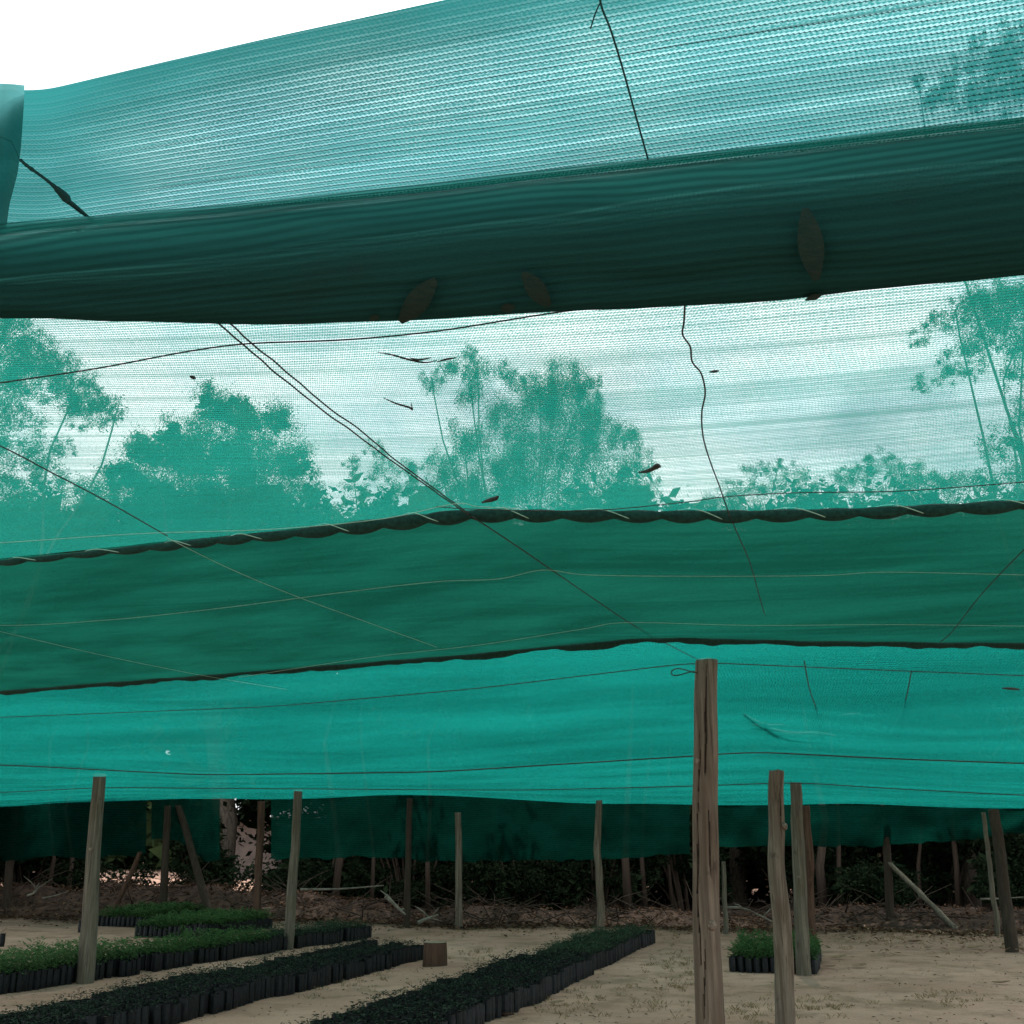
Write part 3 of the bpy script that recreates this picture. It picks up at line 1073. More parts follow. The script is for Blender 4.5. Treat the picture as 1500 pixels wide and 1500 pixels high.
post("pole", "dark upright pole near the dead branches in the middle shade", (596, 1340), (600, 1170), 24.0, 24.0, 0.07, 0.06, M_wood_dark, seed=42, group=GB, cat="pole")
post("pole", "pale brown upright pole in the deep shade left of the black gap", (673, 1345), (671, 1190), 24.3, 24.3, 0.08, 0.065, M_wood, seed=45, group=GB, cat="pole")
post("pole", "upright dark pole at the far left behind the brush", (12, 1300), (22, 1185), 27.6, 27.6, 0.10, 0.085, M_wood_dark, seed=48, group=GB, cat="pole")
post("pole", "dark forked pole upright between the two leaning poles at the left", (240, 1322), (246, 1180), 26.2, 26.2, 0.09, 0.075, M_wood_dark, seed=51, group=GB, cat="pole")
post("pole", "broken pale pole standing right of the tall front post in the shade", (1062, 1352), (1060, 1262), 22.4, 22.4, 0.05, 0.04, M_wood_grey, seed=54, group=GB, cat="pole")

# ------------------------------------------------------------------ seedling bags
UROW = Vector((0.305, 1.0, 0)).normalized()
VROW = Vector((UROW.y, -UROW.x, 0))


def bag_mesh(segs, rings):
    """a filled polythene tube with a crinkled open lip"""
    out = []
    for v in range(4):
        mb = MB()
        for i in range(rings + 1):
            s = i / rings
            for k in range(segs):
                a = 2 * math.pi * k / segs
                r = 0.050 * (0.93 + 0.10 * math.sin(math.pi * min(1, s * 1.15))) * (1 + 0.10 * noise.noise(Vector((math.cos(a) * 2, math.sin(a) * 2, s * 2.5 + v * 9))))
                z = 0.205 * s + (0.010 * noise.noise(Vector((math.cos(a) * 3, math.sin(a) * 3, v * 7.0))) if i == rings else 0)
                mb.v.append((r * math.cos(a), r * math.sin(a), z))
        for i in range(rings):
            for k in range(segs):
                mb.f.append((i * segs + k, i * segs + (k + 1) % segs, (i + 1) * segs + (k + 1) % segs, (i + 1) * segs + k))
        out.append(mb)
    return out


def plant_mb(seed, h, nleaf, size, spread):
    rd = random.Random(seed)
    mb = MB()
    tube_mb(mb, [(0, 0, 0.17), (rd.uniform(-.01, .01), rd.uniform(-.01, .01), 0.19 + h)], [0.0022, 0.0012], 3, caps=False)
    for i in range(nleaf):
        t = rd.random()
        a = rd.uniform(0, 6.283)
        c = Vector((rd.uniform(-.012, .012), rd.uniform(-.012, .012), 0.19 + h * t))
        d = Vector((math.cos(a), math.sin(a), rd.uniform(-0.2, 0.9))).normalized()
        w_ = d.cross(Vector((0, 0, 1))).normalized()
        l = size * rd.uniform(0.7, 1.3)
        q = c + d * spread * rd.uniform(0.15, 0.5)
        mb.add([q, q + d * l * 0.5 + w_ * l * 0.22, q + d * l + Vector((0, 0, -l * 0.25)), q + d * l * 0.5 - w_ * l * 0.22], [(0, 1, 2, 3)])
    return mb


BED = {}
bags = []        # (key, x, y, rot, variant, kind of plant)


def bed(key, corner, ncol, nrow, kind, pitch=0.103, skip=None, jit=0.015, slope=0.305):
    """corner = front right corner; columns go to the left, rows go away"""
    c = Vector(corner).to_3d()
    UROW = Vector((slope, 1.0, 0)).normalized()
    VROW = Vector((UROW.y, -UROW.x, 0))
    for j in range(nrow):
        sh = 0.07 * noise.noise(Vector((j * 0.13, len(key), 0)))
        for i in range(ncol):
            if i in (0, ncol - 1) and random.random() < 0.07:
                continue
            if skip and skip(i, j):
                continue
            p = c - VROW * ((i + 0.5) * pitch + sh) + UROW * (j + 0.5) * pitch + Vector((random.uniform(-jit, jit), random.uniform(-jit, jit), 0))
            if any((p.x - fx) ** 2 + (p.y - fy) ** 2 < 0.024 for fx, fy in FEET):
                continue
            bags.append((key, p.x, p.y, random.uniform(0, 6.28), random.randrange(4), kind))


def corner_back(p, y, slope=0.305):
    """slide a corner along the row direction until it stands at distance y"""
    p = Vector(p).to_3d()
    UROW = Vector((slope, 1.0, 0)).normalized()
    return p + UROW * ((y - p.y) / UROW.y)


bed("middle", corner_back((-0.19, 11.2), 8.2), 10, 72, "dark")
bed("middle_end", corner_back((1.06, 15.6), 15.75), 9, 46, "mid", skip=lambda i, j: j > 40 and i > 5)
bed("second", corner_back((-2.6, 12.9), 8.6), 11, 90, "dark", skip=lambda i, j: (j > 76 and 5 < i < 8) or (i == 0 and j % 9 == 4))
bed("green", corner_back((-5.80, 13.05), 10.5, 0.375), 8, 52, "green", slope=0.375)
bed("green_far", corner_back((-5.76, 13.05), 15.7, 0.38), 8, 28, "greenmid", slope=0.38)
bed("green_end", corner_back((-5.80, 13.05), 18.4, 0.385), 8, 32, "mid", slope=0.385)
bed("right_bed", (3.98, 15.35), 11, 17, "green2")
bed("back_bed", (-5.55, 21.2), 15, 24, "darkgreen")
bed("left_bed", (-7.5, 23.9), 12, 22, "darkgreen")
# stray bags near the far left
bags.append(("stray", PZ(3, 1378, 0.08).x, PZ(3, 1378, 0.08).y, 0, 1, "dark"))
bags.append(("stray", PZ(128, 1358, 0.08).x, PZ(128, 1358, 0.08).y, 0, 2, "dark"))
bags.append(("stray", PZ(118, 1360, 0.08).x, PZ(118, 1360, 0.08).y, 0, 0, "dark"))

PLANT = {  # height, leaves, size, spread, material
    "dark": (0.045, 9, 0.042, 0.06, M_seed_black),
    "mid": (0.07, 14, 0.040, 0.07, M_seed_dark),
    "green": (0.16, 34, 0.055, 0.09, M_seed_leaf),
    "greenmid": (0.11, 26, 0.05, 0.08, M_seed_mid),
    "green2": (0.12, 30, 0.055, 0.09, M_seed_mid),
    "darkgreen": (0.10, 30, 0.06, 0.11, M_seed_mid),
}
BL = {
    "middle": ("black seedling bag with sparse dark leaves in the nearest part of the middle row", "seedling bags at the near end of the middle row"),
    "second": ("black seedling bag with sparse dark leaves at the near end of the second row", "seedling bags at the near end of the second row"),
    "green": ("black seedling bag with leafy green seedling at the near end of the far left row", "green seedling bags at the near end of the left row"),
    "right_bed": ("black seedling bag with green seedling in the small bed behind the slender posts", "seedling bags in the small right bed"),
}
vis = []
for b in bags:
    q = proj((b[1], b[2], 0.2))
    if -5 < q[0] < 1505 and q[1] < 1512 and b[0] in BL:
        vis.append((b[2], b))
vis.sort(key=lambda t: t[0])
chosen = set(id(b) for _, b in vis[:300])
hi = bag_mesh(14, 7)
hi_me = [m.mesh("bag_%d" % i, M_poly) for i, m in enumerate(hi)]
soil_mb = MB()
soil_mb.v = [(0.047 * math.cos(a), 0.047 * math.sin(a), 0.188 + 0.004 * math.sin(3 * a)) for a in np.linspace(0, 2 * math.pi, 12, endpoint=False)] + [(0, 0, 0.196)]
soil_mb.f = [(k, (k + 1) % 12, 12) for k in range(12)]
soil_me = soil_mb.mesh("soil", M_soil)
plant_me = {}
for k, (h, nl, sz, sp_, mt) in PLANT.items():
    plant_me[k] = [plant_mb(100 * i + len(k), h * (0.8 + 0.15 * i), nl, sz, sp_).mesh("seedling", mt, False) for i in range(4)]
for _, b in vis[:300]:
    key, x, y, rot, var, kind = b
    o = bpy.data.objects.new("seedling_bag", hi_me[var])
    C.objects.link(o)
    o.location = (x, y, gz(x, y) - 0.004)
    o.rotation_euler = (random.uniform(-.11, .11), random.uniform(-.11, .11), rot)
    s = random.uniform(0.93, 1.07) * (1 + 0.16 * noise.noise(Vector((x * 2.2, y * 2.2, 8))))
    o.scale = (1, 1, s)
    tag(o, BL[key][0], "seedling bag", BL[key][1])
    for nm, me in (("soil", soil_me), ("seedling", plant_me[kind][random.randrange(4)])):
        c = bpy.data.objects.new(nm, me)
        C.objects.link(c)
        c.parent = o
        if nm == "seedling":
            k = random.uniform(0.65, 1.45)
            c.scale = (k, k, 1 + (k - 1) * 0.35)

# the rest of the bags: one mass
lo = bag_mesh(8, 3)
mass_v, mass_f, mass_m = [], [], []
mats = [M_poly, M_soil, M_seed_leaf, M_seed_dark, M_seed_mid, M_seed_black]


def bake(mb, x, y, z, rot, sc, mi):
    o = len(mass_v)
    c, s = math.cos(rot), math.sin(rot)
    for p in mb.v:
        mass_v.append((x + c * p[0] - s * p[1], y + s * p[0] + c * p[1], z + p[2] * sc))
    for f in mb.f:
        mass_f.append(tuple(i + o for i in f))
        mass_m.append(mi)


pl_lo = {k: [plant_mb(77 * i + len(k), h * (0.8 + 0.15 * i), nl, sz, sp_) for i in range(4)] for k, (h, nl, sz, sp_, mt) in PLANT.items()}
soil_lo = MB()
soil_lo.v = [(0.047 * math.cos(a), 0.047 * math.sin(a), 0.19) for a in np.linspace(0, 2 * math.pi, 8, endpoint=False)]
soil_lo.f = [tuple(range(8))]
for b in bags:
    if id(b) in chosen:
        continue
    key, x, y, rot, var, kind = b
    q = proj((x, y, 0.2))
    if q[1] > 1650 or q[0] < -250:
        continue
    z = gz(x, y) - 0.004
    sc = random.uniform(0.92, 1.08) * (1 + 0.16 * noise.noise(Vector((x * 2.2, y * 2.2, 8))))
    bake(lo[var], x, y, z, rot, sc, 0)
    bake(soil_lo, x, y, z, rot, sc, 1)
    bake(pl_lo[kind][random.randrange(4)], x, y, z, rot, sc * random.uniform(0.88, 1.22), mats.index(PLANT[kind][4]))
me = bpy.data.meshes.new("seedling_bags")
me.from_pydata(mass_v, [], mass_f)
for m in mats:
    me.materials.append(m)
me.polygons.foreach_set("material_index", mass_m)
me.update()
o = bpy.data.objects.new("seedling_bags", me)
C.objects.link(o)
tag(o, "farther stretches of the packed rows and beds of black seedling bags", "seedling bags", kind='stuff')

# ------------------------------------------------------------------ stump
p = PZ(637, 1417, 0.0)
root = empty("tree_stump", (p.x, p.y, gz(p.x, p.y)), "short brown cut stump with a pale top standing at the end of the second row", "stump")
mb = MB()
for i in range(9):
    s = i / 8
    for k in range(20):
        a = 2 * math.pi * k / 20
        r = 0.165 * (1.05 - 0.1 * s) * (1 + 0.05 * noise.noise(Vector((math.cos(a) * 2, math.sin(a) * 2, s))))
        mb.v.append((r * math.cos(a), r * math.sin(a), -0.03 + 0.33 * s))
for i in range(8):
    for k in range(20):
        mb.f.append((i * 20 + k, i * 20 + (k + 1) % 20, (i + 1) * 20 + (k + 1) % 20, (i + 1) * 20 + k))
mb.build("bark", M_wood_red, root)
mb = MB()
mb.v = [(0.152 * math.cos(a), 0.152 * math.sin(a), 0.304) for a in np.linspace(0, 6.283, 20, endpoint=False)] + [(0, 0, 0.308)]
mb.f = [(k, (k + 1) % 20, 20) for k in range(20)]
mb.build("cut_top", M_endgrain, root)


# ------------------------------------------------------------------ ground cover
def leaf_quad(mb, c, l, w_, rd, up=0.4):
    a = rd.uniform(0, 6.283)
    d = Vector((math.cos(a), math.sin(a), rd.uniform(-up, up))).normalized()
    s = d.cross(Vector((rd.uniform(-.5, .5), rd.uniform(-.5, .5), 1))).normalized()
    mb.add([c - d * l * .5, c + s * w_ * .5 + Vector((0, 0, w_ * .3)), c + d * l * .5, c - s * w_ * .5 + Vector((0, 0, w_ * .3))], [(0, 1, 2, 3)])


rd = random.Random(3)
mb = MB()
# dry litter along the far rim of the floor
for i in range(9000):
    x = rd.uniform(-17, 15)
    e = 23.6 - 0.22 * x
    y = e + abs(rd.gauss(0, 1.6)) + rd.uniform(-0.3, 0.2)
    if rd.random() < 0.04:
        y = e - abs(rd.gauss(0, 1.5))
    leaf_quad(mb, Vector((x, y, gz(x, y) + rd.uniform(0.005, 0.05))), rd.uniform(0.05, 0.15), rd.uniform(0.03, 0.07), rd)
for i in range(1500):
    q = (rd.uniform(-100, 1600), rd.uniform(1365, 1520))
    p = PZ(q[0], q[1], 0)
    leaf_quad(mb, Vector((p.x, p.y, gz(p.x, p.y) + 0.012)), rd.uniform(0.015, 0.06), rd.uniform(0.008, 0.025), rd, 0.25)
lmb = MB()
for i in range(520):
    q = (1240 + 280 * rd.random() ** 0.7, 1372 + rd.gauss(0, 14))
    p = PZ(q[0], q[1], 0)
    leaf_quad(lmb, Vector((p.x, p.y, gz(p.x, p.y) + rd.uniform(.01, .07))), rd.uniform(0.05, 0.15), rd.uniform(0.02, 0.05), rd, 0.6)
for i in range(260):
    q = (-60 + 200 * rd.random(), 1328 + rd.gauss(0, 6))
    p = PZ(q[0], q[1], 0)
    leaf_quad(lmb, Vector((p.x, p.y, gz(p.x, p.y) + rd.uniform(.01, .07))), rd.uniform(0.05, 0.15), rd.uniform(0.02, 0.05), rd, 0.6)
tag(lmb.build("dry_leaves", M_dry, smooth=False), "pale dry leaves drifted along the rim of the sand at the right and far left", "dry leaves", kind='stuff')
tag(mb.build("leaf_litter", M_litter_leaf, smooth=False), "dry fallen leaves scattered over the sand and along its far rim", "leaf litter", kind='stuff')

# grass
mb = MB()
for (cx, cy, rx, ry, n) in [(655, 1455, 60, 10, 40), (470, 1440, 120, 14, 60), (900, 1465, 120, 25, 70), (985, 1405, 50, 20, 50), (1190, 1475, 60, 12, 45), (1380, 1462, 60, 14, 30), (1100, 1480, 40, 20, 25), (1010, 1440, 40, 20, 30), (40, 1405, 60, 8, 40), (730, 1400, 80, 12, 40), (1300, 1370, 120, 14, 160), (760, 1362, 160, 8, 120), (260, 1325, 90, 6, 120), (1000, 1362, 80, 8, 80), (800, 1440, 30, 10, 20)]:
    for i in range(n):
        p = PZ(cx + rd.gauss(0, rx * 0.6), cy + rd.gauss(0, ry * 0.6), 0)
        for k in range(9):
            a = rd.uniform(0, 6.283)
            h = rd.uniform(0.012, 0.05)
            bb = Vector((p.x + rd.uniform(-.05, .05), p.y + rd.uniform(-.05, .05), gz(p.x, p.y)))
            dx = Vector((math.cos(a), math.sin(a), 0))
            s = Vector((-dx.y, dx.x, 0)) * 0.003
            mb.add([bb - s, bb + s, bb + dx * h * 0.4 + Vector((0, 0, h * 0.7)) + s * 0.6, bb + dx * h * 0.9 + Vector((0, 0, h))], [(0, 1, 2, 3)])
tag(mb.build("grass", M_grass, smooth=False), "thin tufts of dry grass in the sand between the rows", "grass", kind='stuff')

# bigger curled leaves on the sand at the right
for i, (px, py, l, lab) in enumerate([(1228, 1405, 0.30, "long curled dead leaf lying on the sand right of the posts"), (1215, 1416, 0.18, "small dark curled leaf just below the long curled one"), (1258, 1416, 0.24, "dead leaf on the sand farthest right of the three by the posts"), (1467, 1440, 0.22, "lone dark dead leaf on the bare sand at the lower right"), (1340, 1380, 0.26, "pale curled leaf at the rim of the sand below the slanting pole"), (1428, 1387, 0.30, "pale dry leaf at the rim of the sand near the thick dark post"), (815, 1466, 0.18, "pale crumpled leaf beside the right side of the middle row"), (742, 1490, 0.14, "small white scrap by the near right side of the middle row")]):
    p = PZ(px, py, 0.02)
    m2 = MB()
    r2 = random.Random(i)
    n = 7
    ang = r2.uniform(-0.4, 0.4)
    for k in range(n):
        s = k / (n - 1)
        wd = 0.22 * l * math.sin(math.pi * (0.08 + 0.84 * s))
        for sgn in (-1, 0, 1):
            m2.v.append(((s - .5) * l, sgn * wd, 0.02 + abs(sgn) * 0.35 * wd + 0.16 * l * (s - .4) ** 2 * 2))
    for k in range(n - 1):
        for q in range(2):
            m2.f.append((k * 3 + q, k * 3 + q + 3, k * 3 + q + 4, k * 3 + q + 1))
    o = m2.build("dead_leaf", M_dry)
    o.location = (p.x, p.y, gz(p.x, p.y))
    o.rotation_euler = (r2.uniform(-.3, .3), 0, ang)
    tag(o, lab, "leaf", "dead leaves lying on the sand")

# brush heap along the back at the left and low banks elsewhere
def bank(name, label, x0, x1, yc, hgt, wid, seed, twig=220, leaf=2600):
    mb = MB()
    nx_, ny_ = 90, 16
    for i in range(nx_ + 1):
        x = x0 + (x1 - x0) * i / nx_
        for j in range(ny_ + 1):
            t = j / ny_
            y = yc - 0.22 * x + (t - .5) * wid
            e = math.sin(math.pi * t) ** 0.8 * math.sin(math.pi * min(1, max(0, i / nx_)))**0.4
            h = hgt * e * (0.75 + 0.5 * noise.noise(Vector((x * 0.6, y * 0.8, seed)))) + 0.12 * e * noise.noise(Vector((x * 2.5, y * 2.5, seed)))
            mb.v.append((x, y, -0.05 + max(0, h)))
    m = ny_ + 1
    for i in range(nx_):
        for j in range(ny_):
            mb.f.append((i * m + j, (i + 1) * m + j, (i + 1) * m + j + 1, i * m + j + 1))
    surf = list(mb.v)
    o = mb.build(name, M_litter)
    tag(o, label, "brush heap", kind='stuff')
    r2 = random.Random(seed)
    lm = MB()
    for i in range(leaf):
        q = Vector(r2.choice(surf)) + Vector((r2.uniform(-.15, .15), r2.uniform(-.1, .1), r2.uniform(0, .06)))
        leaf_quad(lm, q, r2.uniform(.06, .16), r2.uniform(.03, .07), r2, 0.8)
    lm.build("brush_leaves", M_litter_leaf, o, smooth=False)
    tm = MB()
    for i in range(twig):
        q = Vector(r2.choice(surf))
        a = r2.uniform(0, 6.283)
        d = Vector((math.cos(a), math.sin(a) * .4, r2.uniform(-.1, .5))).normalized()
        l = r2.uniform(.4, 1.3)
        tube_mb(tm, [q, q + d * l * .5 + Vector((0, 0, r2.uniform(-.05, .08))), q + d * l], [r2.uniform(.008, .018), .010, .004], 4)
    tm.build("brush_twigs", M_wood_dark, o)


bank("brush_heap", "heap of brown brush, twigs and dead leaves along the back at the left", -16, -2.5, 26.3, 0.95, 3.6, 3, 320, 5200)
bank("brush_bank", "low bank of dead leaves and twigs in the shade along the middle of the back", -2.2, 5.2, 25.6, 0.42, 2.6, 5, 160, 2000)
bank("brush_ridge", "low ridge of litter and twigs in the shade along the back at the right", 5.0, 15, 26.4, 0.5, 4.0, 8, 200, 2600)


def branch(label, pts, Y, r, mat=M_paledead, seed=0, fork=True):
    L = smooth_line(pts, 14)
    P = [PY(a, b, Y) for a, b in L]
    mb = MB()
    tube_mb(mb, P, [r * (1 - 0.6 * i / 13) for i in range(14)], 6)
    if fork:
        r2 = random.Random(seed)
        for k in (5, 8, 10):
            d = Vector((r2.uniform(-.6, .6), r2.uniform(-.3, .3), r2.uniform(0, .6)))
            tube_mb(mb, [P[k], P[k] + d * 0.3, P[k] + d * 0.6 + Vector((0, 0, -.05))], [r * .5, r * .35, r * .15], 5)
    tag(mb.build("dead_branch", mat), label, "branch", "dead branches lying at the back")


branch("pale dead branch slanting down in the shade left of centre", [(565, 1312), (578, 1325), (594, 1340)], 23.4, 0.05, seed=1)
branch("short forked dead branch on the ground right of the dark middle pole", [(612, 1352), (625, 1346), (642, 1340)], 23.0, 0.045, seed=2)
branch("thin pale stick lying level over the brush left of centre", [(440, 1303), (500, 1302), (562, 1297)], 25.2, 0.03, seed=3, fork=False)
branch("pale fallen branch between the tall front post and the slender post", [(1065, 1330), (1085, 1330), (1110, 1340), (1135, 1352)], 22.6, 0.035, seed=4)
branch("crooked pale twig on the brush heap at the left", [(40, 1312), (50, 1308), (58, 1298)], 25.6, 0.03, seed=5)
branch("long thin twig sticking out of the brush at the left", [(62, 1316), (80, 1312), (100, 1306)], 25.4, 0.018, seed=6, fork=False)
branch("thin level stick in the shade left of the thick dark post", [(1436, 1317), (1470, 1316), (1500, 1314)], 22.0, 0.022, seed=7, fork=False)


# twigs and leaves lying on the nets
def on_net(label, strokes, z, r, mat=M_wire, name="twig", cat="twig"):
    mb = MB()
    for pts in strokes:
        L = smooth_line(pts, 16)
        P = [PZ(a, b, z) for a, b in L]
        n = len(P)
        tube_mb(mb, P, [r * (0.25 + 1.0 * math.sin(math.pi * (0.05 + 0.9 * i / (n - 1)))) for i in range(n)], 5)
    tag(mb.build(name, mat), label, cat, "twigs and leaves lying on the net roof")


on_net("thin twig lying on the bright panel left of the middle tree", [[(553, 516), (575, 520), (600, 527), (622, 531), (640, 528)], [(600, 524), (612, 527), (632, 524)], [(640, 530), (655, 526), (668, 524)]], 2.455, 0.0016)
on_net("small hooked twig on the bright panel below the long thin twig", [[(562, 583), (580, 591), (600, 597), (604, 600), (602, 590)]], 2.455, 0.0018)
on_net("dark leaf lying on the net above the twisted rope, left of the kinked wire", [[(936, 692), (948, 690), (958, 686), (966, 685)], [(950, 690), (962, 682), (968, 684)]], 2.45, 0.0042, name="dead_leaf", cat="leaf")
on_net("small dark leaf on the net just above the twisted rope", [[(706, 736), (716, 733), (726, 730), (730, 727)]], 2.45, 0.005, name="dead_leaf", cat="leaf")
on_net("leafy dark twig lying on the far roof above the slender posts", [[(1090, 1046), (1110, 1058), (1135, 1070), (1165, 1075), (1200, 1074), (1224, 1078)], [(1100, 1062), (1118, 1064), (1150, 1062)], [(1120, 1058), (1125, 1066), (1140, 1074)], [(1150, 1074), (1180, 1077), (1208, 1076)]], 2.47, 0.014)
on_net("short dark leaf mark on the far roof at the right", [[(1230, 1048), (1248, 1046), (1262, 1046)]], 2.47, 0.006, name="dead_leaf", cat="leaf")
on_net("narrow dark leaf on the far roof near the right edge", [[(1468, 1008), (1482, 1009), (1494, 1010)]], 2.48, 0.007, name="dead_leaf", cat="leaf")
on_net("tiny leaf speck on the bright panel right of the kinked wire", [[(1039, 545), (1047, 544), (1053, 543)]], 2.455, 0.0022, name="dead_leaf", cat="leaf")
on_net("tiny curled leaf on the net above the left tree silhouette", [[(278, 551), (283, 553), (287, 554)]], 2.455, 0.003, name="dead_leaf", cat="leaf")


# ------------------------------------------------------------------ trees
class Leaves:
    """many small leaf faces gathered into one crown mesh"""
    def __init__(self):
        self.q = []

    def build(self, name, mat, parent=None, smooth=False):
        A = np.concatenate(self.q).reshape(-1, 3).astype(np.float32)
        n = len(A) // 4
        me = bpy.data.meshes.new(name)
        me.vertices.add(len(A))
        me.vertices.foreach_set("co", A.ravel())
        me.loops.add(n * 4)
        me.loops.foreach_set("vertex_index", np.arange(n * 4, dtype=np.int32))
        me.polygons.add(n)
        me.polygons.foreach_set("loop_start", np.arange(0, n * 4, 4, dtype=np.int32))
        me.polygons.foreach_set("loop_total", np.full(n, 4, dtype=np.int32))
        me.materials.append(mat)
        me.update(calc_edges=True)
        o = bpy.data.objects.new(name, me)
        C.objects.link(o)
        if parent:
            o.parent = parent
        return o


def nrm_(a):
    return a / (np.linalg.norm(a, axis=1, keepdims=True) + 1e-9)


def clump(lv, c, r, n, size, rd, droop=0.0, sub=9):
    """irregular leaf clump: sub-clusters through an ellipsoid"""
    g_ = np.random.default_rng(rd.randrange(1 << 30))
    c = np.array(c, float)
    d = nrm_(g_.normal(size=(sub, 3)) * np.array([1, 1, 0.8]))
    cen = c + d * (r * g_.random((sub, 1)) ** 0.45)
    sr = r * g_.uniform(0.2, 0.46, sub)
    k = g_.integers(0, sub, n)
    p = cen[k] + g_.normal(scale=0.5, size=(n, 3)) * sr[k][:, None]
    if droop:
        p[:, 2] -= droop * np.abs(g_.normal(size=n)) * sr[k]
    a = g_.uniform(0, 2 * math.pi, n)
    d = nrm_(np.stack([np.cos(a), np.sin(a), g_.uniform(-1, .5, n) - droop], 1))
    s_ = nrm_(np.cross(d, g_.uniform(-1, 1, (n, 3))))
    l = (size * g_.uniform(0.6, 1.4, n))[:, None]
    lv.q.append(np.stack([p, p + d * l * .45 + s_ * l * .24, p + d * l, p + d * l * .55 - s_ * l * .22], 1))
    return [(Vector(cen[q]), sr[q]) for q in range(sub)]


def tree(label, base_px, Y, clumps, leaf=0.22, dens=1.0, r0=0.25, mat=None, droop=0.3, seed=0, group="trees standing beyond the nursery", depth=1.6, name="tree", core=True, limbs=0.28):
    rd = random.Random(seed)
    bx = PY(base_px, 1300, Y).x
    base = Vector((bx, Y, gz(bx, Y)))
    root = empty(name, base, label, "tree", group)
    cm, tm = Leaves(), MB()
    cs, tips = [], []
    for (px, py, rp) in clumps:
        yy = Y + rd.uniform(-depth, depth)
        c = PY(px, py, yy) - base
        r = rp / F * (Vector(c) + base - Vector((0, 0, CAMZ))).length
        cs.append((c, r))
        n = int(dens * 620 * (r / leaf / 5) ** 2) + 30
        subs = clump(cm, c, r, n, leaf, rd, droop, sub=max(10, int(18 * dens)))
        if core:
            clump(cm, c, r * 0.5, n // 5, leaf * 2.1, rd, 0.0, sub=9)
        tips.append(subs[0][0])
    top = max(c.z for c, r in cs)
    cx = sum(c.x * r for c, r in cs) / sum(r for c, r in cs)
    fork = Vector((cx * 0.35, 0, top * 0.38))
    tube_mb(tm, [Vector((0, 0, -.2)), Vector((0.06, 0, top * .15)), fork], [r0 * 1.25, r0, r0 * .75], 9)
    for (c, r), tip in zip(cs, tips):
        if rd.random() > limbs:
            continue
        mid = fork.lerp(c, 0.5) + Vector((rd.uniform(-.4, .4), rd.uniform(-.4, .4), -0.06 * c.z))
        st = fork.lerp(Vector((0.06, 0, top * .2)), rd.uniform(0, .8))
        L_ = smooth_line([st, st.lerp(mid, .5) + Vector((rd.uniform(-.5, .5), rd.uniform(-.5, .5), -.3)), mid, mid.lerp(c, .5) + Vector((rd.uniform(-.4, .4), rd.uniform(-.4, .4), .2)), c, tip], 12)
        tube_mb(tm, L_, [r0 * (.22 - .2 * (q / 11) ** 0.6) + 0.008 for q in range(12)], 5, caps=False)
    tm.build("trunk", M_bark, root)
    cm.build("crown", mat or M_leaf, root, smooth=False)
    return root


tree("large round dark tree whose dense silhouette shows through the net at the left", 320, 33.5,
     [(300, 590, 22), (330, 600, 45), (365, 610, 40), (405, 620, 36), (250, 640, 42), (215, 660, 38), (290, 660, 70), (360, 670, 75), (430, 680, 45), (455, 720, 32), (180, 700, 45), (240, 730, 75), (320, 740, 90), (400, 750, 75), (140, 740, 45), (310, 850, 120), (420, 850, 80), (200, 850, 90), (230, 900, 90), (300, 930, 90), (150, 900, 80), (130, 800, 60), (500, 770, 40), (80, 770, 50), (20, 770, 50), (160, 780, 60), (250, 790, 70), (340, 790, 70), (430, 780, 60), (200, 760, 60), (120, 790, 50)],
     leaf=0.058, dens=0.95, r0=0.35, seed=1, droop=0.3)
tree("tall airy tree with drooping sprays in the middle, seen through the translucent net", 770, 36,
     [(690, 520, 18), (660, 535, 20), (632, 555, 18), (700, 545, 24), (735, 540, 22), (770, 555, 22), (830, 545, 32), (860, 560, 24), (815, 575, 40), (740, 600, 40), (680, 640, 36), (650, 670, 30), (870, 600, 30), (885, 640, 36), (920, 640, 24), (935, 680, 26), (840, 640, 50), (770, 650, 45), (715, 690, 50), (800, 700, 60), (880, 700, 55), (950, 715, 22), (660, 730, 40), (740, 780, 80), (860, 790, 80), (790, 580, 34), (830, 600, 40), (760, 690, 50), (700, 730, 40), (650, 700, 30), (905, 730, 40), (700, 860, 90), (800, 880, 90), (760, 940, 90), (650, 900, 80), (690, 570, 22), (845, 560, 26)],
     leaf=0.055, dens=0.98, r0=0.3, seed=2, droop=1.0, core=False)
tree("loose spreading tree at the upper left, its leafy branches reaching in over the net", -70, 27,
     [(10, 490, 40), (50, 500, 32), (80, 520, 26), (20, 540, 40), (70, 560, 34), (110, 575, 26), (130, 560, 18), (150, 600, 22), (170, 605, 14), (110, 610, 22), (40, 600, 26), (10, 650, 40), (60, 660, 28), (90, 655, 18), (20, 710, 34), (-60, 520, 60), (-80, 620, 70), (-90, 720, 80), (-150, 560, 80), (40, 740, 30), (30, 525, 45), (120, 590, 30), (90, 540, 30), (0, 600, 45), (150, 590, 25), (0, 480, 40), (60, 690, 34), (0, 740, 50), (110, 760, 40)],
     leaf=0.05, dens=0.8, r0=0.28, seed=3, droop=0.3, core=False, limbs=0.14)
